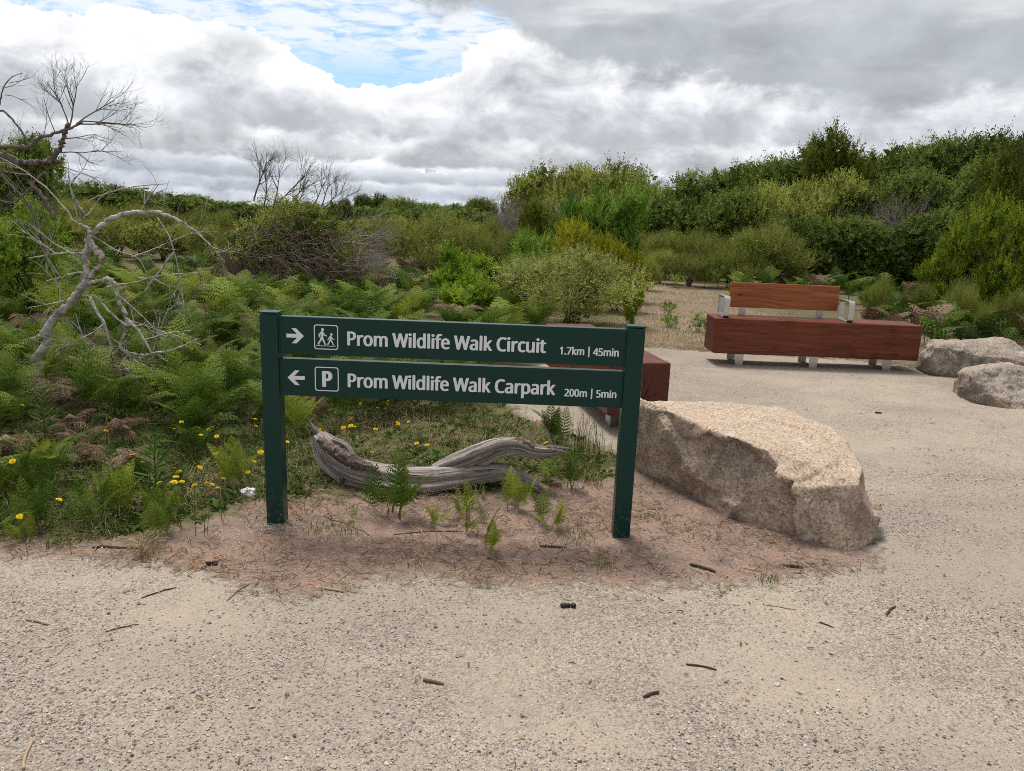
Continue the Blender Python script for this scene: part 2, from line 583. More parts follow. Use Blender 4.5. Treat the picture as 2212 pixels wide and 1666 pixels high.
# dry mown grass
d1 = N.noise(pos, 2.4, 8, 0.72)
dcol = N.ramp(d1, [(0.25, (0.11, 0.105, 0.050)), (0.40, (0.20, 0.158, 0.105)), (0.55, (0.265, 0.195, 0.142)), (0.72, (0.27, 0.170, 0.125))])
gnd = N.mix(fd, lcol, dcol)
gnd = N.mix(fs, gnd, scol)
gnd = N.mix(fg, gnd, gcol)
hgt = N.mix(fg, N.math('ADD', N.math('MULTIPLY', N.noise(pos, 22.0, 6, 0.7), 4.0), N.math('MULTIPLY', fine, 0.7)),
            N.math('SUBTRACT', N.math('MULTIPLY', N.math('SUBTRACT', 1.0, v1.outputs['Distance']), N.math('SUBTRACT', 1.0, N.math('MULTIPLY', sandy, 0.6))), N.math('MULTIPLY', v2.outputs['Distance'], 0.6)))
finish(m_ter, N, gnd, 0.95, hgt, 0.7, 0.007, spec=0.12)

for nm, sel in (('gravel_path', isg), ('soil_bed', iss), ('ground', ~(isg | iss))):
    q = QUAD[sel]
    used, invx = np.unique(q, return_inverse=True)
    me = np_mesh(nm, np.column_stack([GP, Z])[used], invx.reshape(q.shape), {'dg': DG[used].clip(-3, 3), 'ds': DS[used].clip(-3, 3), 'dd': DD[used].clip(-5, 5)}, True)
    o = link(nm, me, m_ter)
    o['kind'] = 'structure'
    o['label'] = {'gravel_path': 'pale grit gravel path and seating area', 'soil_bed': 'bare reddish sandy soil round the sign posts',
                  'ground': 'grassy sandy ground running to the horizon'}[nm]

# ------------------------------------------------------------------ loose stones on the path
RNG = np.random.default_rng(11)
OCT = np.array([(1, 0, 0), (-1, 0, 0), (0, 1, 0), (0, -1, 0), (0, 0, 1), (0, 0, -1)], float)
OCTF = np.array([(0, 2, 4), (2, 1, 4), (1, 3, 4), (3, 0, 4), (2, 0, 5), (1, 2, 5), (3, 1, 5), (0, 3, 5)])


def rand_rot(n, rng):
    q = rng.normal(size=(n, 4))
    q /= np.linalg.norm(q, axis=1, keepdims=True)
    w, x, y, z = q.T
    return np.stack([np.stack([1 - 2 * (y * y + z * z), 2 * (x * y - z * w), 2 * (x * z + y * w)], -1),
                     np.stack([2 * (x * y + z * w), 1 - 2 * (x * x + z * z), 2 * (y * z - x * w)], -1),
                     np.stack([2 * (x * z - y * w), 2 * (y * z + x * w), 1 - 2 * (x * x + y * y)], -1)], 1)


def stones(name, xy, size, rng, mat):
    n = len(xy)
    B = OCT[None] * rng.uniform(0.55, 1.25, (n, 6, 1)) + rng.uniform(-0.22, 0.22, (n, 6, 3))
    B = np.einsum('nij,nkj->nki', rand_rot(n, rng), B)
    B[..., 2] *= rng.uniform(0.55, 0.85, (n, 1))
    B *= size[:, None, None] * 0.5
    z = hfun(xy)
    V = B + np.column_stack([xy, z + size * 0.16])[:, None, :]
    F = (np.arange(n)[:, None, None] * 6 + OCTF[None]).reshape(-1, 3)
    t = np.repeat(rng.uniform(0, 1, n), 6)
    return link(name, np_mesh(name, V.reshape(-1, 3), F, {'tint': t}), mat)


m_peb, N = new_mat('gravel_stone')
t = attr(N, 'tint')
pc = N.ramp(t, [(0.0, (0.13, 0.135, 0.14)), (0.10, (0.25, 0.245, 0.245)), (0.20, (0.40, 0.36, 0.30)), (0.5, (0.52, 0.465, 0.375)), (0.80, (0.60, 0.54, 0.44)), (0.92, (0.76, 0.73, 0.66)), (0.97, (0.36, 0.37, 0.39)), (1.0, (0.48, 0.30, 0.18))])
pn = N.noise(N.n('ShaderNodeNewGeometry').outputs['Position'], 140, 3, 0.6)
finish(m_peb, N, N.mix(1.0, pc, N.ramp(pn, [(0.3, (0.66, 0.635, 0.645)), (0.7, (0.90, 0.86, 0.86))]), 'MULTIPLY'), 0.9, spec=0.2)

n = 112000
yy = 1.55 + 2.9 * RNG.random(n) ** 1.25
xx = RNG.uniform(-1, 1, n) * (0.95 + 0.80 * yy)
pp = np.stack([xx, yy], -1)
dgp = sdist(pp, GRAVEL)
patch = np.array([mnoise.noise((a * 1.6, b * 1.6, 3.3)) + 0.5 * mnoise.noise((a * 4.6, b * 4.6, 9.3)) for a, b in pp])
keep = (dgp > -0.06 + 0.12 * RNG.random(n)) & (RNG.random(n) < np.clip(0.50 + 0.9 * patch, 0.10, 1.0))
keep |= (dgp < 0) & (dgp > -0.45) & (RNG.random(n) < 0.10)
pp = pp[keep]
sz = np.clip(RNG.lognormal(math.log(0.0066), 0.36, len(pp)), 0.0032, 0.022)
st = stones('gravel', pp, sz, RNG, m_peb)
tag(st, 'loose pale grit and small stones strewn over the path', 'gravel', kind='stuff')

# ================================================================== sign
m_green, N = new_mat('green_enamel')
ob = N.n('ShaderNodeTexCoord').outputs['Object']
peel = N.noise(ob, 210.0, 2, 0.5)
spk = N.noise(ob, 900.0, 2, 0.5)
geo = N.n('ShaderNodeNewGeometry').outputs['Position']
low = N.smooth(N.n('ShaderNodeSeparateXYZ', None, Vector=geo).outputs[2], 0.02, 0.30, 1.0, 0.0)
dust = N.math('MULTIPLY', N.smooth(N.noise(geo, 55.0, 6, 0.7), 0.5, 0.75), N.math('MULTIPLY', low, 0.5))
gc = N.mix(dust, N.mix(spk, (0.004, 0.031, 0.025), (0.006, 0.040, 0.033)), (0.22, 0.16, 0.12))
finish(m_green, N, gc, N.math('ADD', 0.24, N.math('MULTIPLY', dust, 0.5)), peel, 0.10, 0.002, spec=0.22)
m_letter = plain('pale_vinyl', (0.70, 0.72, 0.77), 0.45)

SGX, SGY, SGW, SGH = -1.132, 3.268, 1.715, 1.006
PW, PD = 0.080, 0.075
sg = empty('direction_sign', (SGX, SGY, 0.0))
tag(sg, 'dark green two-board walking track sign on two square posts', 'sign')
sgz = -0.12


def post(x0):
    bm = box_bm(x0, x0 + PW, 0, PD, sgz, SGH - 0.006, 0.005, 2)
    p = bm_to('post', bm, m_green, sg)
    c = bm_to('post_cap', box_bm(x0 - 0.0015, x0 + PW + 0.0015, -0.0015, PD + 0.0015, SGH - 0.004, SGH + 0.004, 0.003, 2), m_green, p)
    return p


post(0.0)
post(SGW - PW)
BH = 0.170
tops = (SGH - 0.014, SGH - 0.014 - BH - 0.022)
bx0, bx1, by0, by1 = PW + 0.001, SGW - PW - 0.001, 0.013, 0.060
boards = []
for tz in tops:
    boards.append(bm_to('board', box_bm(bx0, bx1, by0, by1, tz - BH, tz, 0.004, 2), m_green, sg))
    # weld bead along each joint with the posts
    for xw in (bx0 + 0.001, bx1 - 0.001):
        tb = Tubes()
        zz = np.linspace(tz - BH + 0.004, tz - 0.004, 24)
        rw = np.random.default_rng(int(abs(xw) * 1000) + int(tz * 1000))
        tb.add(np.stack([np.full(24, xw), np.full(24, by0), zz], -1), 0.0042 + 0.0009 * rw.uniform(-1, 1, 24), 6)
        link('weld_bead', tb.mesh('weld_bead'), m_green, boards[-1])
FY = by0 - 0.0012          # print sits just proud of the board


def flat_obj(name, polys, parent, mat=m_letter, thick=0.0008):
    """polys: list of outlines in the board plane (x, z); each a thin plate, staggered so none share a plane"""
    bm = bmesh.new()
    for k, pl in enumerate(polys):
        y = FY - 0.00012 * k
        vs = [bm.verts.new((x, y, z)) for x, z in pl]
        try:
            bm.faces.new(vs)
        except ValueError:
            pass
    bmesh.ops.recalc_face_normals(bm, faces=bm.faces)
    for f in bm.faces:
        if f.normal.y > 0:
            f.normal_flip()
    r = bmesh.ops.extrude_face_region(bm, geom=list(bm.faces))
    bmesh.ops.translate(bm, verts=[v for v in r['geom'] if isinstance(v, bmesh.types.BMVert)], vec=(0, thick, 0))
    bmesh.ops.recalc_face_normals(bm, faces=bm.faces)
    return bm_to(name, bm, mat, parent)


FONT = None          # Blender's own bundled sans face if it is there, else the built-in one
try:
    import os
    _fp = os.path.join(bpy.utils.system_resource('DATAFILES'), 'fonts', 'NotoSansMath-Regular.woff2')
    if os.path.exists(_fp):
        FONT = bpy.data.fonts.load(_fp)
except Exception:
    FONT = None


def text_obj(name, body, x0, x1, base, cap, parent, bold=0.02):
    cu = bpy.data.curves.new(name, 'FONT')
    cu.body = body
    cu.size = 1.0
    if FONT:
        cu.font = FONT
    cu.extrude = 0.002
    cu.resolution_u = 4
    cu.space_character = 1.0
    tmp = bpy.data.objects.new(name + '_curve', cu)
    COL.objects.link(tmp)
    dg_ = bpy.context.evaluated_depsgraph_get()
    me = bpy.data.meshes.new_from_object(tmp.evaluated_get(dg_))
    bpy.data.objects.remove(tmp)
    co = np.empty(len(me.vertices) * 3, np.float32)
    me.vertices.foreach_get('co', co)
    co = co.reshape(-1, 3)
    # cap height of the face, measured on a capital H of the same font
    cu2 = bpy.data.curves.new('m', 'FONT')
    cu2.body = 'H'
    cu2.size = 1.0
    if FONT:
        cu2.font = FONT
    t2 = bpy.data.objects.new('m', cu2)
    COL.objects.link(t2)
    dg_ = bpy.context.evaluated_depsgraph_get()
    m2 = bpy.data.meshes.new_from_object(t2.evaluated_get(dg_))
    zc = [v.co.y for v in m2.vertices]
    ch, b0 = max(zc) - min(zc), min(zc)
    bpy.data.objects.remove(t2)
    bpy.data.meshes.remove(m2)
    sx = (x1 - x0) / (co[:, 0].max() - co[:, 0].min())
    sz = cap / ch
    e = bold * cap
    sx = (x1 - x0 - 2 * e) / (co[:, 0].max() - co[:, 0].min())
    new = np.stack([x0 + e + (co[:, 0] - co[:, 0].min()) * sx, FY + 0.0006 - co[:, 2] * 0.2, base + (co[:, 1] - b0) * sz], -1)
    me.vertices.foreach_set('co', new.ravel().astype(np.float32))
    me.update()
    me.materials.clear()
    # semi-bold weight: the face struck several times, a hair apart, each strike on its own plane
    bm = bmesh.new()
    for k, (dx, dzz) in enumerate(((0, 0), (-e, 0), (e, 0), (-e * 0.55, e * 0.35), (e * 0.55, e * 0.35), (-e * 0.55, -e * 0.35), (e * 0.55, -e * 0.35))):
        n0 = len(bm.verts)
        bm.from_mesh(me)
        bm.verts.ensure_lookup_table()
        bmesh.ops.translate(bm, verts=bm.verts[n0:], vec=(dx, -0.00006 * k, dzz))
    bm.to_mesh(me)
    bm.free()
    return link(name, me, m_letter, parent)


def arrow(x0, x1, zc, right, parent):
    w, hh, t = x1 - x0, 0.034, 0.0085
    s = 1 if right else -1
    xt = x1 if right else x0
    sh = [(x0, zc - t), (x1 - 0.010, zc - t), (x1 - 0.010, zc + t), (x0, zc + t)] if right else [(x0 + 0.010, zc - t), (x1, zc - t), (x1, zc + t), (x0 + 0.010, zc + t)]
    k = 0.021
    up = [(xt, zc), (xt - s * hh, zc + hh), (xt - s * (hh + k), zc + hh), (xt - s * (k + 0.001), zc), ]
    dn = [(xt, zc), (xt - s * hh, zc - hh), (xt - s * (hh + k), zc - hh), (xt - s * (k + 0.001), zc), ]
    return flat_obj('arrow', [sh, up, dn], parent)


def rrect(x0, x1, z0, z1, r, n=6):
    out = []
    for cx, cz, a0 in ((x1 - r, z0 + r, -90), (x1 - r, z1 - r, 0), (x0 + r, z1 - r, 90), (x0 + r, z0 + r, 180)):
        for k in range(n + 1):
            a = rad(a0 + 90 * k / n)
            out.append((cx + r * math.cos(a), cz + r * math.sin(a)))
    return out


def frame(x0, x1, z0, z1, t, parent):
    o = rrect(x0, x1, z0, z1, 0.012)
    i = rrect(x0 + t, x1 - t, z0 + t, z1 - t, 0.012 - t * 0.6)
    polys = [[o[k], o[(k + 1) % len(o)], i[(k + 1) % len(i)], i[k]] for k in range(len(o))]
    bm = bmesh.new()
    for pl in polys:
        bm.faces.new([bm.verts.new((x, FY, z)) for x, z in pl])
    bmesh.ops.remove_doubles(bm, verts=bm.verts, dist=1e-6)
    r = bmesh.ops.extrude_face_region(bm, geom=list(bm.faces))
    bmesh.ops.translate(bm, verts=[v for v in r['geom'] if isinstance(v, bmesh.types.BMVert)], vec=(0, 0.0008, 0))
    bmesh.ops.recalc_face_normals(bm, faces=bm.faces)
    return bm_to('icon_frame', bm, m_letter, parent)


def stroke(pts, w):
    """thick polyline as quads with round ends"""
    out = []
    for (a, b), (wa, wb) in zip(zip(pts[:-1], pts[1:]), zip(w[:-1], w[1:])):
        dx, dzz = b[0] - a[0], b[1] - a[1]
        l = math.hypot(dx, dzz)
        nx_, nz_ = -dzz / l, dx / l
        out.append([(a[0] - nx_ * wa, a[1] - nz_ * wa), (b[0] - nx_ * wb, b[1] - nz_ * wb), (b[0] + nx_ * wb, b[1] + nz_ * wb), (a[0] + nx_ * wa, a[1] + nz_ * wa)])
    for p, ww in zip(pts, w):
        out.append([(p[0] + ww * math.cos(rad(30 * k)), p[1] + ww * math.sin(rad(30 * k))) for k in range(12)])
    return out


for bd, tz, right, words, small, xt1, xs0, xs1 in (
        (boards[0], tops[0], True, 'Prom Wildlife Walk Circuit', '1.7km | 45min', 1.278, 1.339, 1.605),
        (boards[1], tops[1], False, 'Prom Wildlife Walk Carpark', '200m | 5min', 1.330, 1.370, 1.607)):
    arrow(0.115, 0.193, tz - 0.086, right, bd)
    ix0, ix1, iz0, iz1 = 0.2385, 0.3465, tz - 0.143, tz - 0.031
    frame(ix0, ix1, iz0, iz1, 0.0042, bd)
    text_obj('lettering', words, 0.387, xt1, tz - 0.119, 0.061, bd, 0.052)
    text_obj('distance_lettering', small, xs0, xs1, tz - 0.123, 0.0335, bd, 0.050)
    if right:
        def U(p, s=0.108):
            return (ix0 + p[0] * s, iz0 + p[1] * 0.112)
        parts = []
        for hx, hz, hr in ((0.36, 0.80, 0.060), (0.72, 0.615, 0.052)):
            parts.append([U((hx + hr * math.cos(rad(24 * k)), hz + hr * math.sin(rad(24 * k)))) for k in range(15)])
        for pts_, ws in (
                ([(0.34, 0.68), (0.33, 0.50)], (0.062, 0.050)), ([(0.37, 0.68), (0.44, 0.585), (0.52, 0.55)], (0.028, 0.024, 0.020)),
                ([(0.30, 0.69), (0.22, 0.60), (0.22, 0.50)], (0.030, 0.026, 0.020)), ([(0.35, 0.48), (0.40, 0.36), (0.455, 0.22), (0.49, 0.225)], (0.042, 0.034, 0.026, 0.020)),
                ([(0.32, 0.48), (0.27, 0.36), (0.18, 0.23), (0.215, 0.215)], (0.042, 0.034, 0.026, 0.020)),
                ([(0.70, 0.52), (0.69, 0.40)], (0.048, 0.040)), ([(0.73, 0.51), (0.79, 0.44), (0.84, 0.435)], (0.022, 0.019, 0.016)),
                ([(0.67, 0.52), (0.60, 0.45), (0.59, 0.39)], (0.022, 0.019, 0.016)), ([(0.71, 0.39), (0.77, 0.31), (0.80, 0.215), (0.83, 0.215)], (0.031, 0.026, 0.020, 0.016)),
                ([(0.68, 0.39), (0.64, 0.30), (0.575, 0.23), (0.60, 0.215)], (0.031, 0.026, 0.020, 0.016)),
                ([(0.10, 0.165), (0.30, 0.150), (0.55, 0.162), (0.75, 0.150), (0.90, 0.170)], (0.012,) * 5)):
            parts += [[p for p in pl] for pl in stroke([U(p) for p in pts_], [w * 0.108 for w in ws])]
        flat_obj('walkers_pictogram', parts, bd)
    else:
        text_obj('parking_letter', 'P', 0.271, 0.318, tz - 0.1215, 0.070, bd, 0.08)

# ================================================================== benches
m_wood, N = new_mat('oiled_red_timber')
ob = N.n('ShaderNodeTexCoord').outputs['Object']
gr = N.noise(N.mapping(ob, (1.6, 34, 34)), 1.0, 7, 0.65, 0.5)
gr2 = N.noise(N.mapping(ob, (5, 160, 160)), 1.0, 4, 0.6, 0.2)
blt = N.noise(N.mapping(ob, (2.2, 4, 4)), 1.0, 5, 0.6)
wc = N.ramp(gr, [(0.25, (0.045, 0.012, 0.007)), (0.45, (0.120, 0.030, 0.015)), (0.62, (0.180, 0.047, 0.022)), (0.8, (0.25, 0.078, 0.036))])
wc = N.mix(N.smooth(blt, 0.52, 0.72), wc, N.mix(1.0, wc, (0.42, 0.36, 0.36), 'MULTIPLY'))
chk = N.smooth(N.noise(N.mapping(ob, (3.0, 60, 60), (0, 0, 0.04)), 1.0, 3, 0.5, 1.2), 0.655, 0.68)
wc = N.mix(N.math('MULTIPLY', chk, 0.9), wc, (0.012, 0.006, 0.005))
finish(m_wood, N, wc, 0.42, N.math('SUBTRACT', gr2, N.math('MULTIPLY', chk, 1.5)), 0.22, 0.004, spec=0.20)

m_back, N = new_mat('oiled_timber_board')
ob = N.n('ShaderNodeTexCoord').outputs['Object']
warp = N.noise(N.mapping(ob, (1.5, 3, 6)), 1.0, 3, 0.5, out=1)
wv = N.vmath('ADD', ob, N.vmath('SCALE', N.vmath('SUBTRACT', warp, (0.5, 0.5, 0.5)), scale=0.12))
gr = N.noise(N.mapping(wv, (1.3, 20, 42)), 1.0, 6, 0.65, 0.3)
kn = N.voronoi(N.mapping(ob, (3.2, 1, 6.5)), 1.0)
wc = N.ramp(gr, [(0.28, (0.10, 0.026, 0.011)), (0.45, (0.25, 0.072, 0.024)), (0.62, (0.37, 0.118, 0.038)), (0.8, (0.46, 0.17, 0.06))])
wc = N.mix(N.smooth(kn.outputs['Distance'], 0.06, 0.17, 0.85, 0.0), wc, (0.03, 0.011, 0.008))
finish(m_back, N, wc, 0.38, gr, 0.15, 0.003, spec=0.25)

m_endg, N = new_mat('timber_end_grain')
ob = N.n('ShaderNodeTexCoord').outputs['Object']
sx_ = N.n('ShaderNodeSeparateXYZ', None, Vector=ob)
cy, cz = N.math('ADD', sx_.outputs[1], 0.03), N.math('SUBTRACT', sx_.outputs[2], 0.25)
ang_ = N.math('ARCTAN2', cz, cy)
rr_ = N.math('SQRT', N.math('ADD', N.math('MULTIPLY', cy, cy), N.math('MULTIPLY', cz, cz)))
jit = N.noise(ob, 14.0, 3, 0.5)
rings = N.math('SINE', N.math('ADD', N.math('MULTIPLY', rr_, 300.0), N.math('MULTIPLY', jit, 9.0)))
sect = N.n('ShaderNodeCombineXYZ', None, X=N.math('MULTIPLY', N.math('COSINE', ang_), 2.2), Y=N.math('MULTIPLY', N.math('SINE', ang_), 2.2), Z=N.math('MULTIPLY', N.math('ADD', rr_, N.math('MULTIPLY', jit, 0.02)), 0.6)).outputs[0]
crk = N.voronoi(sect, 1.9, 'DISTANCE_TO_EDGE')
crack = N.smooth(N.math('MULTIPLY', crk.outputs['Distance'], N.math('ADD', rr_, 0.01)), 0.0006, 0.0026, 1.0, 0.0)
crack = N.math('MULTIPLY', crack, N.smooth(rr_, 0.10, 0.24, 1.0, 0.25))
ec = N.mix(N.lin(rings, -1, 1), (0.075, 0.020, 0.014), (0.125, 0.034, 0.022))
ec = N.mix(crack, ec, (0.006, 0.003, 0.003))
finish(m_endg, N, ec, 0.6, N.math('SUBTRACT', N.math('MULTIPLY', rings, 0.15), N.math('MULTIPLY', crack, 2.0)), 0.4, 0.004, spec=0.25)

m_steel, N = new_mat('brushed_steel')
ob = N.n('ShaderNodeTexCoord').outputs['Object']
br = N.noise(N.mapping(ob, (20, 20, 300)), 1.0, 3, 0.6)
finish(m_steel, N, N.mix(br, (0.42, 0.415, 0.40), (0.58, 0.57, 0.55)), N.lin(br, 0.3, 0.7, 0.26, 0.42), metal=1.0)


def timber_block(name, L, D_, z0, z1, parent, seed):
    """a squared log: slightly uneven faces, eased edges; both ends carry end grain"""
    bm = box_bm(-L / 2, L / 2, -D_ / 2, D_ / 2, z0, z1, 0.0)
    bmesh.ops.subdivide_edges(bm, edges=[e for e in bm.edges if abs(e.verts[0].co.x - e.verts[1].co.x) > 0.1], cuts=14, use_grid_fill=True)
    bmesh.ops.bevel(bm, geom=[e for e in bm.edges if len(e.link_faces) == 2 and e.calc_face_angle() > 0.5], offset=0.012, segments=2, affect='EDGES', profile=0.5)
    for v in bm.verts:
        nz_ = mnoise.noise((v.co.x * 2.0 + seed, v.co.y * 3.0, v.co.z * 3.0))
        v.co += Vector((0, 0.006 * nz_, 0.006 * mnoise.noise((v.co.x * 2.3, seed, v.co.z * 2))))
    bm.normal_update()
    me = bpy.data.meshes.new(name)
    me.materials.append(m_wood)
    me.materials.append(m_endg)
    for f in bm.faces:
        if abs(f.normal.x) > 0.8:
            f.material_index = 1
    bm.to_mesh(me)
    bm.free()
    return link(name, me, None, parent)


def foot(x, y, h, parent):
    bm = box_bm(x - 0.045, x + 0.045, y - 0.006, y + 0.006, -0.05, h + 0.003, 0.003)
    return bm_to('foot', bm, m_steel, parent)


def arm_loop(x, y0, y1, z0, z1, w, parent):
    """flat bar bent to a rounded rectangle, standing across the seat"""
    r, t = 0.035, 0.010
    o = rrect(y0, y1, z0, z1, r, 7)
    i = rrect(y0 + t, y1 - t, z0 + t, z1 - t, r - t, 7)
    bm = bmesh.new()
    k = len(o)
    R4 = []
    for (a, b), (c, d) in zip(o, i):
        R4.append([bm.verts.new((x - w / 2, a, b)), bm.verts.new((x + w / 2, a, b)), bm.verts.new((x + w / 2, c, d)), bm.verts.new((x - w / 2, c, d))])
    for q in range(k):
        A, B = R4[q], R4[(q + 1) % k]
        for s_ in range(4):
            bm.faces.new((A[s_], A[(s_ + 1) % 4], B[(s_ + 1) % 4], B[s_]))
    bmesh.ops.recalc_face_normals(bm, faces=bm.faces)
    bmesh.ops.bevel(bm, geom=[e for e in bm.edges if e.calc_face_angle(0) > 1.2], offset=0.0015, segments=1, affect='EDGES')
    return bm_to('armrest', bm, m_steel, parent)


b1 = empty('timber_bench', (3.252, 8.10, 0.0), rad(-0.6))
tag(b1, 'red timber block bench with backrest board and two steel armrests', 'bench')
timber_block('seat', 2.205, 0.41, 0.127, 0.507, b1, 1.3)
for fx in (-0.79, 0.015, 0.81):
    foot(fx, -0.135, 0.127, b1)
    foot(fx, 0.195, 0.127, b1)
bk = bm_to('backrest', box_bm(-0.868, 0.330, 0.150, 0.195, 0.598, 0.872, 0.006), m_back, b1)
bk.rotation_euler = (rad(-2), 0, 0)
for ux in (-0.71, 0.155):
    bm_to('backrest_bracket', box_bm(ux - 0.036, ux + 0.036, 0.212, 0.226, 0.45, 0.80, 0.002), m_steel, b1)
arm_loop(-0.985, -0.165, 0.10, 0.508, 0.735, 0.062, b1)
arm_loop(0.340, -0.165, 0.10, 0.508, 0.735, 0.062, b1)

b2 = empty('timber_bench', (0.705, 6.06, 0.0), rad(101.5))
tag(b2, 'backless red timber block bench behind the green sign, cracked end grain showing', 'bench')
timber_block('seat', 1.95, 0.445, 0.127, 0.507, b2, 7.7)
for fx in (-0.78, 0.0, 0.78):
    foot(fx, -0.13, 0.127, b2)
    foot(fx, 0.15, 0.127, b2)

# ================================================================== boulders
def rock_mat(name, top, side, dark, lich, lich_amt):
    m, N = new_mat(name)
    ps = N.n('ShaderNodeNewGeometry')
    p_ = ps.outputs['Position']
    sp = N.noise(p_, 70.0, 4, 0.75)
    sp2 = N.voronoi(p_, 150.0)
    md = N.noise(p_, 8.0, 7, 0.7, 0.4)
    lg = N.noise(p_, 2.6, 4, 0.6, 0.6)
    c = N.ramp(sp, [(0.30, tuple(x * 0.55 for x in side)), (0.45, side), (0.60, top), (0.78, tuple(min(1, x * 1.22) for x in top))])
    c = N.mix(N.smooth(N.n('ShaderNodeSeparateColor', None, Color=sp2.outputs['Color']).outputs[0], 0.80, 0.86, 0.0, 0.5), c, dark)
    cry = N.n('ShaderNodeSeparateColor', None, Color=N.voronoi(p_, 105.0).outputs['Color']).outputs[1]
    crc = N.ramp(cry, [(0.0, dark), (0.16, tuple(x * 0.7 for x in side)), (0.38, (side[0] * 1.1, side[1] * 0.93, side[2] * 0.78)), (0.65, top), (1.0, tuple(min(1, x * 1.35) for x in top))])
    c = N.mix(0.55, c, crc)
    # dark crust where water and soil have sat: sides and hollows
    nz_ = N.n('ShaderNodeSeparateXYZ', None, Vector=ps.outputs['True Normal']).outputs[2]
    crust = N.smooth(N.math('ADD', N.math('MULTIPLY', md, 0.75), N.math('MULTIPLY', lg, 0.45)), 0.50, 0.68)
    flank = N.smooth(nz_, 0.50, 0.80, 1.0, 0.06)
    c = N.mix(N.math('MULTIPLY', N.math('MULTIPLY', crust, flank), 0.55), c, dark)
    li = N.smooth(N.noise(p_, 5.0, 6, 0.7), 0.60 - lich_amt, 0.66 - lich_amt)
    c = N.mix(N.math('MULTIPLY', li, 0.55), c, lich)
    c = N.mix(N.math('MULTIPLY', N.smooth(N.noise(p_, 3.3, 5, 0.6, 0.5), 0.56, 0.72), 0.45), c, (0.42, 0.27, 0.14))
    h = N.math('ADD', N.math('MULTIPLY', sp, 0.6), N.math('MULTIPLY', md, 1.2))
    return finish(m, N, c, 0.92, h, 0.75, 0.012, spec=0.15)


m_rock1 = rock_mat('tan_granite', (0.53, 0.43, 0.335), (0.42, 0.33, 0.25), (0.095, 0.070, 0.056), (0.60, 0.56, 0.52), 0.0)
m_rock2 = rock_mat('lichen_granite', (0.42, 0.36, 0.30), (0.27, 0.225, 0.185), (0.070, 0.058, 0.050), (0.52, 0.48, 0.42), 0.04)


def boulder(name, pts, voxel, mat, amp, seed, label, cat='boulder', nfac=30, facet=0.20):
    bm = bmesh.new()
    for p in pts:
        bm.verts.new(p)
    r = bmesh.ops.convex_hull(bm, input=bm.verts)
    bmesh.ops.delete(bm, geom=list({g for g in list(r['geom_interior']) + list(r['geom_unused']) if isinstance(g, bmesh.types.BMVert)}), context='VERTS')
    me = bpy.data.meshes.new('hull')
    bm.to_mesh(me)
    bm.free()
    tmp = bpy.data.objects.new('hull', me)
    COL.objects.link(tmp)
    md_ = tmp.modifiers.new('r', 'REMESH')
    md_.mode = 'VOXEL'
    md_.voxel_size = voxel
    sm = tmp.modifiers.new('s', 'SMOOTH')
    sm.iterations = 1
    sm.factor = 0.4
    out = bpy.data.meshes.new_from_object(tmp.evaluated_get(bpy.context.evaluated_depsgraph_get()))
    bpy.data.objects.remove(tmp)
    out.name = name
    nr = [v.normal.copy() for v in out.vertices]
    rs = random.Random(int(seed * 10))
    co = [v.co.copy() for v in out.vertices]
    seeds = [co[rs.randrange(len(co))] for _ in range(nfac)]
    tilts = [Vector((rs.uniform(-1, 1), rs.uniform(-1, 1), rs.uniform(-1, 1))) * facet for _ in seeds]
    offs = [rs.uniform(-1, 1) * facet * 0.05 for _ in seeds]
    from mathutils import kdtree
    kd = kdtree.KDTree(len(seeds))
    for i, c in enumerate(seeds):
        kd.insert(c, i)
    kd.balance()
    for v, nn in zip(out.vertices, nr):
        p = v.co
        rd = 1.0 - abs(mnoise.noise(p * 4.5 + Vector((seed, 0, 0)))) * 2.0
        d = amp * (0.9 * mnoise.noise(p * 2.6 + Vector((seed, 1, 2))) + 0.40 * mnoise.noise(p * 8.0 + Vector((0, seed, 0)))
                   + 0.20 * mnoise.noise(p * 21.0 + Vector((0, seed, 4))) + 0.10 * mnoise.noise(p * 48.0) + 0.25 * rd)
        # chipped ledges
        lv = mnoise.cell(p * 6.0 + Vector((seed, seed, seed)) + Vector((1, 1, 1)) * mnoise.noise(p * 5))
        d += amp * 0.22 * (lv - 0.5) * (1 - min(1, abs(nn.z)) * 0.7)
        jp = p + Vector((mnoise.noise(p * 9), mnoise.noise(p * 9 + Vector((5, 5, 5))), mnoise.noise(p * 9 + Vector((9, 2, 1))))) * 0.03
        _, ix, _ = kd.find(jp)
        fl = 1.0 - 0.75 * min(1.0, max(0.0, (nn.z - 0.45) / 0.3))
        d += fl * max(-0.05, min(0.05, tilts[ix].dot(p - seeds[ix]) + offs[ix]))
        v.co = p + nn * d
    out.polygons.foreach_set('use_smooth', [True] * len(out.polygons))
    o = link(name, out, mat)
    return tag(o, label, cat)


big = [at(1385, 866, 4.25), at(1601, 872, 4.50), at(1690, 882, 4.42), at(1741, 902, 4.28), at(1806, 927, 4.02), at(1866, 1010, 3.50), at(1856, 1046, 3.30), at(1731, 1052, 3.34), at(1573, 938, 3.66), at(1480, 905, 3.92)]
low_ = [(1.735, 3.32), (1.60, 3.235), (1.46, 3.30), (1.355, 3.41), (1.22, 3.47), (1.15, 3.62), (1.06, 3.86), (0.95, 3.99), (0.82, 4.30), (0.95, 4.48), (1.50, 4.62), (1.85, 4.36), (1.95, 4.05), (1.86, 3.6)]
big += [Vector((x, y, -0.08)) for x, y in low_]
big += [Vector((1.78, 3.34, 0.10)), Vector((1.86, 3.58, 0.14)), Vector((1.42, 3.33, 0.10)), Vector((1.14, 3.60, 0.12))]
boulder('boulder', big, 0.013, m_rock1, 0.018, 3.1, 'large flat-topped tan granite boulder beside the sign post')


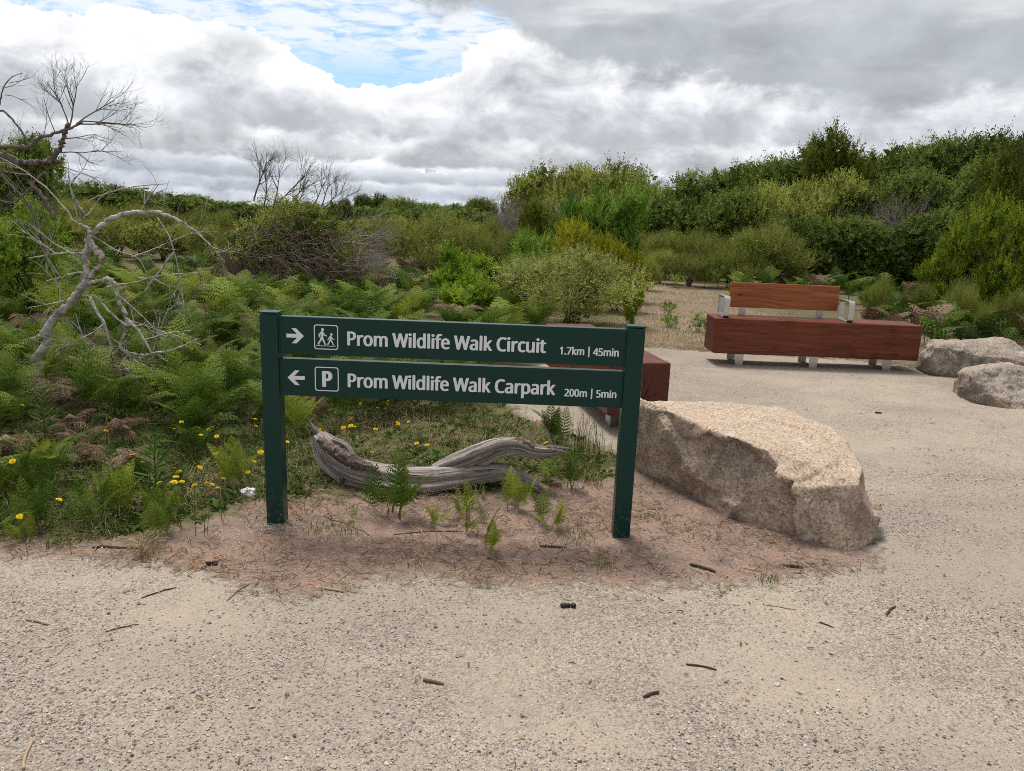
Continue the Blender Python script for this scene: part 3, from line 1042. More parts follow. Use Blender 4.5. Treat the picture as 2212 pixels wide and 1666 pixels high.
def px_rock(top, base, Yb, thick, amp, seed, label):
    pts = [at(x, y, Y) for x, y, Y in top]
    for x, y in base:
        g = on_ground(x, y)
        pts += [Vector((g.x, g.y, -0.1))]
    far = [Vector((p.x * 1.04, p.y + thick, p.z * 0.75)) for p in pts[:len(top)]]
    pts += far + [Vector((p.x, p.y, -0.1)) for p in far]
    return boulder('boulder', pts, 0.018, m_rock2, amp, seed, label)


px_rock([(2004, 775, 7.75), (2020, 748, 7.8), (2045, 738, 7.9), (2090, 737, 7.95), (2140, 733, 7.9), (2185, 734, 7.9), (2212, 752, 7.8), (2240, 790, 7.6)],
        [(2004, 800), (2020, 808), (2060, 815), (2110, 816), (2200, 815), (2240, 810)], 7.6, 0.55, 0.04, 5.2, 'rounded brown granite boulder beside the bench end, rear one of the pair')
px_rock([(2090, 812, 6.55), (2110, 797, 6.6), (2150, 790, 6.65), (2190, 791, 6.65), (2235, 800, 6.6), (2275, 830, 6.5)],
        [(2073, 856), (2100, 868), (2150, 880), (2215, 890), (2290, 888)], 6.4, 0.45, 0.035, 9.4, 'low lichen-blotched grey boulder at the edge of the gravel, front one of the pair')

# ================================================================== driftwood log
m_log, N = new_mat('weathered_wood')
al, ar = attr(N, 'along'), attr(N, 'around')
a2 = N.math('MULTIPLY', ar, 2 * math.pi)
vec = N.n('ShaderNodeCombineXYZ', None, X=N.math('MULTIPLY', N.math('COSINE', a2), 1.0), Y=N.math('MULTIPLY', N.math('SINE', a2), 1.0), Z=N.math('MULTIPLY', al, 2.2)).outputs[0]
gr = N.noise(N.mapping(vec, (5.5, 5.5, 1.1)), 1.0, 8, 0.68, 0.5)
gr2 = N.noise(N.mapping(vec, (15, 15, 1.6)), 1.0, 5, 0.6, 0.3)
lc = N.ramp(gr, [(0.30, (0.07, 0.052, 0.044)), (0.38, (0.28, 0.23, 0.20)), (0.50, (0.48, 0.42, 0.385)), (0.70, (0.64, 0.59, 0.55))])
lc = N.mix(N.smooth(gr2, 0.56, 0.64), lc, (0.045, 0.032, 0.026))
brk = N.smooth(N.noise(N.mapping(vec, (2.2, 2.2, 1.6)), 1.0, 5, 0.65), 0.54, 0.62)
lc = N.mix(N.math('MULTIPLY', brk, 0.6), lc, (0.20, 0.125, 0.095))
finish(m_log, N, lc, 0.9, N.math('ADD', gr, N.math('MULTIPLY', gr2, 0.6)), 0.9, 0.02, spec=0.15)
m_bark, N = new_mat('flaking_bark')
p_ = N.n('ShaderNodeNewGeometry').outputs['Position']
bn = N.noise(N.mapping(p_, (1, 1, 1.5)), 45, 6, 0.7, 0.5)
finish(m_bark, N, N.ramp(bn, [(0.3, (0.045, 0.034, 0.028)), (0.5, (0.20, 0.15, 0.125)), (0.7, (0.40, 0.33, 0.28))]), 0.95, bn, 1.0, 0.02, spec=0.1)

rl = np.random.default_rng(5)
lg = empty('driftwood_log', (-0.50, 3.76, 0.0))
tag(lg, 'weathered grey forked log lying on the soil beneath the sign', 'log')


def log_tube(pts, rs, sides, seed, ridge=0.15):
    P, R = catmull(pts, rs, 14)
    R = R * 1.15
    P = P - np.array([-0.50, 3.76, 0.0])
    P[:, 2] = np.maximum(P[:, 2], R * 0.80)
    tb = Tubes()
    tb.add(P, R, sides)
    me = tb.mesh('wood')
    for i, v in enumerate(me.vertices):
        a = me.attributes['around'].data[i].value * 2 * math.pi
        s = me.attributes['along'].data[i].value
        g1 = mnoise.noise((math.cos(a) * 2.4 + seed, math.sin(a) * 2.4, s * 1.6))
        g2 = mnoise.noise((math.cos(a) * 7, math.sin(a) * 7 + seed, s * 2.4))
        k = int(i // sides)
        c = Vector(P[min(k, len(P) - 1)])
        g3 = 1 - 2 * abs(mnoise.noise((math.cos(a) * 5 + seed, math.sin(a) * 5, s * 1.3 + seed)))
        g4 = mnoise.noise((math.cos(a) * 13, math.sin(a) * 13 + seed, s * 3.5))
        v.co = c + (v.co - c) * (1.12 + ridge * 2.4 * g1 + ridge * 1.3 * g2 - ridge * 1.6 * max(0, g3 - 0.55) * 2 + ridge * 0.5 * g4)
    return me


main = [at(684, 944, 3.92), at(700, 962, 3.90), at(719, 994, 3.86), at(765, 1022, 3.80), at(830, 1036, 3.76), at(895, 1040, 3.75), at(960, 1034, 3.77), at(1022, 1027, 3.80), at(1085, 1022, 3.82), at(1125, 1034, 3.80), at(1162, 1050, 3.78)]
link('trunk', log_tube(main, [0.034, 0.046, 0.052, 0.060, 0.063, 0.062, 0.058, 0.052, 0.040, 0.030, 0.020], 44, 1.0), m_log, lg)
fork = [at(940, 1020, 3.80), at(985, 1003, 3.80), at(1030, 984, 3.82), at(1072, 968, 3.84), at(1115, 963, 3.84), at(1155, 975, 3.83), at(1196, 978, 3.82)]
link('limb', log_tube(fork, [0.036, 0.048, 0.052, 0.048, 0.042, 0.034, 0.020], 40, 4.0, 0.18), m_log, lg)
stub = [at(692, 952, 3.93), at(722, 955, 3.94), at(748, 966, 3.93), at(762, 985, 3.90)]
link('broken_stub', log_tube(stub, [0.018, 0.024, 0.022, 0.014], 28, 6.0), m_log, lg)
# splintered ends
for ends, dirs_ in ((main[-2:], 7), (fork[-2:], 9), (main[1::-1], 3)):
    a_, b_ = np.array(ends[0]), np.array(ends[1])
    dv = (b_ - a_) / np.linalg.norm(b_ - a_)
    for i in range(dirs_):
        st_ = a_ + (b_ - a_) * rl.uniform(0.2, 0.8) + rl.normal(size=3) * 0.014
        L_ = rl.uniform(0.05, 0.13)
        tb = Tubes()
        pts_ = np.array([st_, st_ + dv * L_ * 0.5 + rl.normal(size=3) * 0.004, st_ + dv * L_ + rl.normal(size=3) * 0.010]) - np.array([-0.50, 3.76, 0.0])
        tb.add(pts_, [0.012, 0.009, 0.002], 5, 0.25, rl)
        link('splinter', tb.mesh('splinter', False), m_log, lg)
# peeling bark plate along the upper side of the trunk
tb = Tubes()
P, R = catmull([at(690, 955, 3.855), at(722, 978, 3.815), at(765, 1003, 3.755), at(812, 1020, 3.715)], [0.016, 0.030, 0.034, 0.012], 10)
tb.add(P - np.array([-0.50, 3.76, 0.0]) + np.array([0, -0.006, 0.016]), R, 20, 0.34, rl)
link('bark_plate', tb.mesh('bark_plate'), m_bark, lg)
tb = Tubes()
P, R = catmull([at(1080, 962, 3.83), at(1120, 955, 3.82), at(1150, 966, 3.81), at(1176, 978, 3.81)], [0.012, 0.026, 0.022, 0.006], 8)
tb.add(P - np.array([-0.50, 3.76, 0.0]), R, 12, 0.2, rl)
link('bark_plate', tb.mesh('bark_plate'), m_bark, lg)

# ================================================================== foliage
def nrm(a):
    return a / (np.linalg.norm(a, axis=-1, keepdims=True) + 1e-9)


def leaf_quads(base, dirv, length, width, rng, fold=0.15):
    """pointed leaves: four corners each"""
    side = nrm(np.cross(dirv, rng.normal(size=dirv.shape)))
    nn = np.cross(side, dirv)
    mid = base + dirv * (length * 0.5)[:, None]
    w = (width * 0.5)[:, None]
    return np.stack([base, mid + side * w + nn * w * fold, base + dirv * length[:, None] + nn * w * fold * 0.5, mid - side * w + nn * w * fold], 1)


def leaves_mesh(name, quads, tint):
    n = len(quads)
    F = np.arange(n * 4).reshape(n, 4)
    return np_mesh(name, quads.reshape(-1, 3), F, {'tint': np.repeat(tint, 4)})


def crown(name, seed, radii, lobes, n_sprig, per, sprig_len, leaf, up=0.35, spread=0.75, lobe_r=(0.34, 0.52), bottom=0.05,
          inner=1200, shell=0.30, lean=(0, 0, 0), center=0.5, irregular=0.14, heads=7):
    """leafy crown: sprigs of small leaves spread over a cluster of uneven lobes; stands on z = 0, radii = half width, half depth, height"""
    rng = np.random.default_rng(seed)
    rx, ry, h = radii
    dirs = nrm(rng.normal(size=(lobes, 3)) * np.array([1, 1, 0.8]) + np.array([0, 0, 0.25]))
    S = np.array([rx, ry, h * 0.5])
    cen = np.array([0, 0, h * center])
    rm = (rx + ry + h * 0.5) / 3
    C = cen + dirs * S * rng.uniform(0.45, 0.86, (lobes, 1)) * np.array([1, 1, 0.94])
    LR = rng.uniform(*lobe_r, lobes)
    # each lobe breaks up into smaller heads of foliage
    if heads:
        hd = nrm(rng.normal(size=(lobes, heads, 3)) + nrm(C - cen)[:, None] * 0.9 + np.array([0, 0, 0.25]))
        HC = (C[:, None] + hd * (LR[:, None] * S)[:, None] * rng.uniform(0.55, 0.95, (lobes, heads, 1))).reshape(-1, 3)
        HR = (LR[:, None] * rng.uniform(0.30, 0.55, (lobes, heads))).ravel()
        C, LR = np.vstack([C, HC]), np.append(LR * 0.8, HR)
    C = np.vstack([C, cen])
    LR = np.append(LR, 0.60)
    LS = LR[:, None] * S
    m = int(n_sprig * 3.2)
    wgt = LR ** 2
    k = rng.choice(len(C), m, p=wgt / wgt.sum())
    dv = nrm(rng.normal(size=(m, 3)))
    rr = 1.0 - shell * 0.8 * rng.random(m) ** 1.5 + irregular * rng.normal(size=m) * 0.5
    P = C[k] + dv * LS[k] * rr[:, None]
    # thin out what would lie deep inside a neighbouring lobe
    dep = np.min(np.linalg.norm((P[:, None, :] - C[None]) / LS[None], axis=2), axis=1)
    ok = (dep > 0.72) | (rng.random(m) < 0.12)
    ok &= P[:, 2] > h * bottom * rng.uniform(0.2, 2.0, m)
    P, dv = P[ok][:n_sprig], dv[ok][:n_sprig]
    m = len(P)
    out = nrm(dv / np.array([rx, ry, h * 0.5]) * rm)
    sdv = nrm(out * (1 - up) + np.array([0, 0, 1.0]) * up + rng.normal(size=(m, 3)) * 0.28 + np.asarray(lean))
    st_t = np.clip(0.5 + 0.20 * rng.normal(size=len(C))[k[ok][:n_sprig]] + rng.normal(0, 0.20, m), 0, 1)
    L = sprig_len * rng.uniform(0.6, 1.35, m) * np.where(rng.random(m) < 0.06, rng.uniform(1.2, 1.6, m), 1.0)
    tpos = np.linspace(0.05, 1.0, per)
    b = P[:, None, :] + sdv[:, None, :] * (L[:, None] * tpos[None])[..., None]
    perp = nrm(np.cross(sdv, rng.normal(size=(m, 3))))
    per2 = np.cross(sdv, perp)
    a = np.arange(per)[None] * 2.4 + rng.uniform(0, 6.28, (m, 1))
    side = np.cos(a)[..., None] * perp[:, None] + np.sin(a)[..., None] * per2[:, None]
    ld = nrm(sdv[:, None] * (1 - spread) + side * spread + rng.normal(size=(m, per, 3)) * 0.18)
    ll = leaf[0] * rng.uniform(0.65, 1.25, (m, per)) * (1.05 - 0.35 * tpos[None])
    q = leaf_quads(b.reshape(-1, 3), ld.reshape(-1, 3), ll.ravel(), ll.ravel() * leaf[1], rng)
    tint = np.clip(np.repeat(st_t, per) + rng.normal(0, 0.13, m * per), 0, 1)
    if inner:
        # large filler leaves added inside the crown, tinted darker to shade its gaps
        kk = rng.choice(len(C), inner, p=wgt / wgt.sum())
        di = nrm(rng.normal(size=(inner, 3)))
        Pi = C[kk] + di * LS[kk] * rng.uniform(0.30, 0.78, (inner, 1))
        Pi[:, 2] = np.maximum(Pi[:, 2], h * 0.04)
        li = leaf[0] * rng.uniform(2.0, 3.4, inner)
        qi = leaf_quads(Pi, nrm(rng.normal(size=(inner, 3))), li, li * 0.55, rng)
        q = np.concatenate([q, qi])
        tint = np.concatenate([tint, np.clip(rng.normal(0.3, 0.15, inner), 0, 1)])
    return leaves_mesh(name, q, tint)


def stems(name, seed, radii, count, r0, spread=0.75):
    """several crooked stems rising into the crown"""
    rng = np.random.default_rng(seed)
    rx, ry, h = radii
    tb = Tubes()
    for i in range(count):
        a = rng.uniform(0, 6.28)
        e = np.array([math.cos(a) * rx * spread * rng.uniform(0.3, 1), math.sin(a) * ry * spread * rng.uniform(0.3, 1), h * rng.uniform(0.55, 0.85)])
        p0 = np.array([rng.normal() * 0.06 * rx, rng.normal() * 0.06 * ry, -0.1])
        pts = [p0]
        for t_ in (0.3, 0.6, 1.0):
            pts.append(p0 * (1 - t_) + e * np.array([t_ ** 1.2, t_ ** 1.2, t_ ** 0.85]) + rng.normal(size=3) * 0.06 * h)
        P, R = catmull(pts, [r0, r0 * 0.8, r0 * 0.5, r0 * 0.18], 4)
        tb.add(P, R, 6, 0.08, rng)
    return tb.mesh(name)


m_twig, N = new_mat('dead_twig')
al = attr(N, 'along')
p_ = N.n('ShaderNodeNewGeometry').outputs['Position']
tn = N.noise(p_, 14.0, 6, 0.72)
tn2 = N.noise(p_, 60.0, 4, 0.7)
tcx = N.ramp(tn, [(0.32, (0.10, 0.08, 0.066)), (0.44, (0.34, 0.30, 0.265)), (0.58, (0.56, 0.52, 0.48))])
tcx = N.mix(N.smooth(tn2, 0.52, 0.7, 0, 0.7), tcx, (0.085, 0.068, 0.058))
finish(m_twig, N, tcx, 0.92, tn2, 0.7, 0.01, spec=0.12)
m_limb = plain('dark_dead_limb', (0.155, 0.125, 0.105), 0.92, var=0.6, scale=18)
m_stem = plain('brown_stem', (0.085, 0.062, 0.045), 0.9, var=0.45, scale=20)
m_grey_twig = plain('grey_twig', (0.26, 0.22, 0.20), 0.9, var=0.4, scale=12)
m_dark_twig = plain('brown_twig', (0.165, 0.122, 0.092), 0.9, var=0.45, scale=12)

M_DARK = leaf_mat('dark_coastal_leaf', [(0.0287, 0.0466, 0.0108), (0.0862, 0.1262, 0.0249), (0.1838, 0.2458, 0.0464), (0.3234, 0.384, 0.0861)])
M_OLIVE = leaf_mat('olive_leaf', [(0.0667, 0.0821, 0.0167), (0.1898, 0.2198, 0.0436), (0.3754, 0.4082, 0.0825), (0.55, 0.55, 0.1473)])
M_BRIGHT = leaf_mat('bright_leaf', [(0.0478, 0.0933, 0.0087), (0.1402, 0.2523, 0.0205), (0.3018, 0.4608, 0.0393), (0.5, 0.5, 0.0669)])
M_YELLOW = leaf_mat('yellow_green_leaf', [(0.09, 0.105, 0.008), (0.22, 0.235, 0.014), (0.36, 0.35, 0.02), (0.48, 0.44, 0.04)])
M_GREY = leaf_mat('grey_green_leaf', [(0.086, 0.1081, 0.026), (0.2458, 0.2777, 0.0652), (0.4882, 0.5068, 0.1285), (0.55, 0.55, 0.2294)])
M_WATTLE = leaf_mat('wattle_leaf', [(0.0351, 0.0808, 0.0108), (0.1079, 0.2144, 0.0279), (0.231, 0.3839, 0.05), (0.4218, 0.5, 0.0956)])
M_GOLD = leaf_mat('dark_gold_leaf', [(0.035, 0.052, 0.008), (0.085, 0.115, 0.015), (0.16, 0.19, 0.022), (0.25, 0.27, 0.04)])

M_EDGE = leaf_mat('edge_shrub_leaf', [(0.0425, 0.0676, 0.0072), (0.1323, 0.1889, 0.0156), (0.28, 0.3562, 0.0262), (0.45, 0.5, 0.051)])
M_SPRIG = leaf_mat('sprig_leaf', [(0.0575, 0.0747, 0.0138), (0.161, 0.1898, 0.0345), (0.299, 0.322, 0.0633), (0.437, 0.437, 0.1265)])
# ---- kinds: each a pair (crown, stems) of nominal size, width/depth/height in metres
KINDS = {}


def measured(cr, stm, mat):
    """crown with the half width and height its foliage really has"""
    co = np.empty(len(cr.vertices) * 3, np.float32)
    cr.vertices.foreach_get('co', co)
    co = np.abs(co.reshape(-1, 3))
    return cr, stm, mat, tuple(np.percentile(co, 98.5, axis=0)[:2]) + (float(np.percentile(co[:, 2], 99.6)),)


def kind(key, variants, radii, mat, **kw):
    KINDS[key] = [measured(crown('crown', 100 + 17 * i + len(KINDS) * 101, radii, **kw),
                   stems('stems', 31 * i + len(KINDS), radii, 7, 0.018 * radii[2]), mat) for i in range(variants)]


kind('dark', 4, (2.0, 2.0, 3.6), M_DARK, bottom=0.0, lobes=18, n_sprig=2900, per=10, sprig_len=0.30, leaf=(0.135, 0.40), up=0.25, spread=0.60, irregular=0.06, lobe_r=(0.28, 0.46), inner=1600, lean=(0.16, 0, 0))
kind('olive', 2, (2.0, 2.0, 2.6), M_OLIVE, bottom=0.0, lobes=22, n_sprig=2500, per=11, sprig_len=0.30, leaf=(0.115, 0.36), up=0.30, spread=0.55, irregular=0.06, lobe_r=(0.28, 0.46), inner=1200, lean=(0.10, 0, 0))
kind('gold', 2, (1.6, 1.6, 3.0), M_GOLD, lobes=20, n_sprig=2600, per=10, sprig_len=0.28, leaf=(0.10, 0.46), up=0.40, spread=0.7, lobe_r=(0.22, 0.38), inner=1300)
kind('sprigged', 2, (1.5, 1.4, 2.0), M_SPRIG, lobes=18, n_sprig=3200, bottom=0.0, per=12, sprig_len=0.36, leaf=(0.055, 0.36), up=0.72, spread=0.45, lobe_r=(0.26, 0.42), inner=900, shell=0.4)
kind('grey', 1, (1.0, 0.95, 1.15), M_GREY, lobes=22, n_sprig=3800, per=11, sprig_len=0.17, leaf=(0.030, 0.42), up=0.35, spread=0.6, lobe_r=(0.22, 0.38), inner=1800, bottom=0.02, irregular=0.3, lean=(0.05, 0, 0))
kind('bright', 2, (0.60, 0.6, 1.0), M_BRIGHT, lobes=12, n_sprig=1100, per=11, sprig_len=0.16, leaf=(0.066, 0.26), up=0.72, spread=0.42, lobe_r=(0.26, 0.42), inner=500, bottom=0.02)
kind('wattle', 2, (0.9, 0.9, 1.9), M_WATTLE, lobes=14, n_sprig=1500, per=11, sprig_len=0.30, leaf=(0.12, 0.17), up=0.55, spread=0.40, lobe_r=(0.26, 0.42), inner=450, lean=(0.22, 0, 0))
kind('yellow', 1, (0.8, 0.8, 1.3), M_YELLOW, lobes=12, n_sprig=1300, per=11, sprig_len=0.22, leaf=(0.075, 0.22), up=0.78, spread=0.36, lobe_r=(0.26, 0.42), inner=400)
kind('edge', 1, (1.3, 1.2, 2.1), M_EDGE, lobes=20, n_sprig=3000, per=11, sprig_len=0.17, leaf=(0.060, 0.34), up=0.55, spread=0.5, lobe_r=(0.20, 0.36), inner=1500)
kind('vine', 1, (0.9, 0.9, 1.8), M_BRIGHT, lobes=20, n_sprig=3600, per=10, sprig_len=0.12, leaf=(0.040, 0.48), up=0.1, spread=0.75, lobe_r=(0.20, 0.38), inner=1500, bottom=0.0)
_vn = [0]


def plant(key, x, ytop, halfw, Y, label, cat, group=None, name='shrub', depth=1.0, variant=None, ybase=None, rz=None):
    """a shrub or tree by where its top shows, its half width and how far away it stands"""
    var = KINDS[key][(_vn[0] if variant is None else variant) % len(KINDS[key])]
    _vn[0] += 1
    cr, stm, mat, radii = var
    tp = at(x, ytop, Y)
    z0 = gz(tp.x, Y)
    hgt = tp.z - z0
    hw = halfw * (at(x + 1, ytop, Y) - at(x, ytop, Y)).length
    rr = random.Random(int(x * 7 + ytop))
    o = empty(name, (tp.x, Y, z0), rr.uniform(-0.5, 0.5) if rz is None else rz, (hw / radii[0], hw / radii[1] * depth, hgt / radii[2]))
    c_ = link('crown', cr, mat, o)
    s_ = link('trunk', stm, m_stem, o)
    return tag(o, label, cat, group)


ORD = 'first second third fourth fifth sixth seventh eighth ninth tenth eleventh twelfth thirteenth fourteenth fifteenth'.split()
random.seed(3)
# ---- far tree line
TL = 'far tree line'
for i, (x, y, hw, Y) in enumerate(((60, 402, 84, 42), (140, 392, 84, 44), (215, 396, 98, 42), (300, 408, 91, 45), (365, 424, 84, 44), (425, 421, 53, 48), (470, 436, 56, 52), (520, 436, 70, 50))):
    plant('dark', x, y, hw, Y, ORD[7 - i] + ' far dark tree of the line behind the dead tree, counted from the twiggy mound', 'tree', 'trees of the far line left', 'tree')
for x, y, hw, Y in ((735, 430, 30, 46), (790, 421, 30, 50), (822, 419, 30, 51), (760, 446, 60, 47), (840, 446, 70, 47), (872, 428, 52, 48), (925, 440, 52, 50), (962, 441, 54, 49), (1010, 436, 54, 48), (1046, 428, 44, 45), (910, 452, 80, 44), (1000, 452, 80, 43), (600, 440, 70, 50), (670, 440, 70, 49)):
    plant('dark', x, y, hw, Y, 'small far dark tree on the horizon behind the olive shrub', 'tree', 'trees on the horizon', 'tree')
# ---- the domed thicket in the middle
for i, (x, y, hw, Y) in enumerate(((1165, 376, 80, 30), (1225, 362, 110, 31), (1280, 351, 140, 30.5), (1355, 374, 90, 29.5), (1400, 402, 70, 28.5), (1330, 410, 90, 27), (1225, 420, 80, 28))):
    plant('olive', x, y, hw, Y, ('olive tree of the domed thicket beside the grey dead shrub', 'second olive tree of the domed thicket from the grey dead shrub', 'highest and broadest olive tree of the domed thicket', 'olive tree sloping down from the top of the domed thicket', 'lowest olive tree of the domed thicket facing the long thicket', 'olive tree in front of the domed thicket behind the tall wattle', 'olive tree in front of the domed thicket behind the short wattle')[i], 'tree', 'trees of the domed thicket', 'tree')
# ---- the long thicket on the right
RT = 'trees of the thicket behind the bench'
for i, (x, y, hw, Y) in enumerate(((1448, 432, 77, 27), (1490, 398, 80, 27), (1545, 372, 98, 26.5), (1612, 355, 102, 26), (1672, 345, 98, 25.5), (1730, 330, 105, 25.5), (1905, 345, 108, 25), (1960, 322, 105, 25), (2020, 304, 105, 24.5), (2080, 296, 105, 24), (2145, 298, 116, 23.5), (2215, 300, 122, 23), (2285, 300, 131, 23), (2370, 310, 131, 23))):
    plant('dark', x, y, hw, Y, ORD[i] + ' dark tree along the thicket crest, counted from the domed thicket', 'tree', RT, 'tree', depth=1.1)
plant('gold', 1810, 280, 78, 24.0, 'rounded taller tree standing out above the thicket behind the bench', 'tree', None, 'tree')
plant('gold', 1760, 310, 30, 25.2, 'small leafy top beside the taller rounded tree', 'tree', None, 'tree', variant=1)
for i, (x, y, hw, Y) in enumerate(((1600, 412, 84, 22.5), (1700, 392, 92, 22), (1800, 372, 95, 22), (1890, 392, 95, 21.3), (1985, 372, 95, 21.5), (2075, 352, 100, 21), (2180, 362, 105, 20.5))):
    plant('olive' if x in (1700, 1800) else 'dark', x, y, hw, Y, ORD[i] + (' tree along the thicket slope from the dry grass, olive leafed' if x in (1700, 1800) else ' tree along the thicket slope from the dry grass, dark leafed'), 'tree',
          'olive trees on the thicket slope' if x in (1700, 1800) else 'dark trees on the thicket slope', 'tree')
for i, (x, y, hw, Y) in enumerate(((1740, 468, 90, 19.8), (1850, 470, 92, 19.5), (1960, 470, 95, 19.2), (2070, 455, 95, 18.8), (2185, 450, 100, 18.5), (2290, 440, 100, 18))):
    plant('dark', x, y, hw, Y, ORD[i] + ' dark shrub along the thicket foot, counted from the dry grass', 'shrub', 'shrubs along the front of the thicket')
plant('gold', 2195, 312, 62, 17.5, 'yellow-green leafed tree at the right end of the thicket', 'tree', None, 'tree', variant=0)
for i, (x, y, hw, Y) in enumerate(((1430, 496, 66, 20.5), (1520, 498, 72, 20.3), (1655, 486, 95, 18.8), (1585, 530, 72, 18.2), (1425, 538, 55, 18.6), (1495, 548, 62, 18.0), (1400, 560, 34, 16.5))):
    plant('sprigged', x, y, hw, Y, ('rear low olive shrub beside the grey-green bush', 'rear low olive shrub behind the dry grass', 'largest low olive shrub, behind the bench backrest', 'front low olive shrub before the largest one', 'front low olive shrub nearest the grey-green bush', 'front low olive shrub in the middle of the dry grass edge', 'smallest low olive shrub at the dry grass edge')[i], 'shrub', 'low olive shrubs by the dry grass')
# ---- low scrub between the bracken and the far line
for x, y, hw, Y in ((95, 425, 60, 30), (180, 430, 70, 29), (260, 438, 65, 28), (340, 446, 65, 27), (420, 452, 60, 26), (480, 456, 45, 24), (130, 468, 80, 22), (240, 470, 85, 21), (350, 478, 80, 20), (440, 484, 60, 19), (790, 470, 50, 26), (850, 468, 50, 28), (1040, 470, 60, 24)):
    kk = 'olive' if int(x) % 20 else 'sprigged'
    plant(kk, x, y, hw, Y, 'low olive scrub bush between the bracken and the far trees' if Y > 23 else 'rounded scrub bush just beyond the bracken behind the dead tree', 'shrub', 'scrub before the far trees' if Y > 23 else 'scrub beyond the bracken')
# ---- shrubs of the middle ground
plant('sprigged', 925, 452, 120, 16.5, 'broad olive-yellow shrub with upright shoots in the bracken', 'shrub', variant=0)
plant('sprigged', 1010, 480, 70, 15.8, 'smaller olive shrub leaning out of the broad one', 'shrub', variant=1)
plant('sprigged', 1110, 492, 75, 15.0, 'mixed grey-olive shrub left of the wattle', 'shrub', variant=1)
plant('gold', 1165, 432, 46, 19.0, 'pale olive bush beside the grey dead shrub', 'shrub', variant=1)
plant('wattle', 1325, 393, 76, 14.2, 'tall long-leafed green wattle above the yellow shrub', 'shrub', variant=0, depth=0.9)
plant('wattle', 1245, 418, 60, 14.0, 'shorter long-leafed wattle leaning left', 'shrub', variant=1)
plant('wattle', 1145, 498, 60, 12.8, 'small dark long-leafed wattle between olive and bright shrubs', 'shrub', variant=1)
plant('yellow', 1262, 474, 76, 12.6, 'golden yellow shrub in front of the tall wattle', 'shrub')
plant('yellow', 1345, 520, 52, 12.3, 'small yellow-green shrub behind the grey-green bush', 'shrub')
plant('bright', 1020, 532, 76, 11.6, 'bright green upright shrub rising from the bracken', 'shrub', variant=0)
plant('bright', 1025, 588, 72, 10.4, 'small bright green shrub in front of the taller bright one', 'shrub', variant=1)
plant('bright', 1375, 590, 28, 10.6, 'bright yellowish shoots at the dry grass edge of the grey-green bush', 'shrub', variant=1)
plant('grey', 1240, 528, 160, 10.2, 'large grey-green fine-leafed bush behind the sign', 'shrub', rz=0.2)
plant('edge', 2165, 425, 118, 12.0, 'bright yellow-green shrub at the right beside the thicket', 'shrub', depth=0.8)
plant('edge', 2060, 535, 62, 12.6, 'lower yellow-green shrub in front of the dark thicket', 'shrub')
for i, (x, y, hw, Y) in enumerate(((1905, 600, 34, 11.8), (1990, 612, 36, 11.4), (2090, 606, 40, 11.0), (2190, 628, 40, 10.4), (2140, 655, 26, 9.8))):
    plant('sprigged', x, y, hw, Y, ORD[i] + ' low pale olive bush in the bracken, counted from the bench', 'shrub', 'low bushes in the bracken behind the bench')
plant('vine', 28, 428, 100, 8.6, 'dense bright green creeper-covered bush beside the dead tree', 'shrub')
plant('dark', 30, 292, 92, 21, 'dark tree crown behind the dead limbs', 'tree', None, 'tree')

# ================================================================== dead wood
def twig_fan(tb, p, d, L, r, level, rng, up=0.25, sides=4, curl=0.35):
    n = 4
    pts = [np.array(p)]
    dd = np.array(d, float)
    bend = rng.normal(size=3) * curl
    for i in range(n):
        dd = nrm(dd + bend * 0.22 + np.array([0, 0, up * 0.16]) + rng.normal(size=3) * 0.10)
        pts.append(pts[-1] + dd * L / n)
    R = np.linspace(r, r * 0.45, n + 1)
    tb.add(np.array(pts), R, sides if level > 1 else 3, cap=False)
    if level <= 0:
        return
    k = rng.integers(3, 6) if level < 3 else rng.integers(5, 9)
    for i in range(k):
        t_ = rng.uniform(0.25, 1.0)
        j = min(int(t_ * n), n - 1)
        b = pts[j] + (pts[j + 1] - pts[j]) * (t_ * n - j)
        loc = nrm(pts[j + 1] - pts[j])
        sd_ = nrm(np.cross(loc, rng.normal(size=3)))
        a = rng.uniform(0.3, 0.8)
        twig_fan(tb, b, loc * math.cos(a) + sd_ * math.sin(a), L * rng.uniform(0.45, 0.75), R[j] * 0.62, level - 1, rng, up, sides, curl)


def limb(name, pts, rs, parent, org, mat=None, sides=10, seed=0, nn=7):
    P, R = catmull(pts, rs, nn)
    rng = np.random.default_rng(seed)
    tb = Tubes()
    P = P - np.array(org) + rng.normal(size=P.shape) * (R * 0.30)[:, None]
    tb.add(P, R * (1 + 0.10 * rng.normal(size=len(R))), sides, 0.07, rng)
    return link(name, tb.mesh(name), mat or m_twig, parent)


def mp(lst, Y):
    return [at(x, y, Y + (d[0] if d else 0)) for x, y, *d in lst]


# ---- twisted dead tree in the bracken
Yd = 5.3
base = at(112, 700, Yd)
org = (base.x, base.y, gz(base.x, base.y))
dt = empty('dead_tree', org)
tag(dt, 'twisted grey dead tree with drooping bare branches among the bracken', 'dead tree')


def px_r(px, Y=Yd):
    return px / 2 / px_m(Y) * 0.56


def dl(name, pts, wid, seed, Y=Yd, sides=10):
    return limb(name, mp(pts, Y), [px_r(w, Y) for w in wid], dt, org, None, sides, seed)


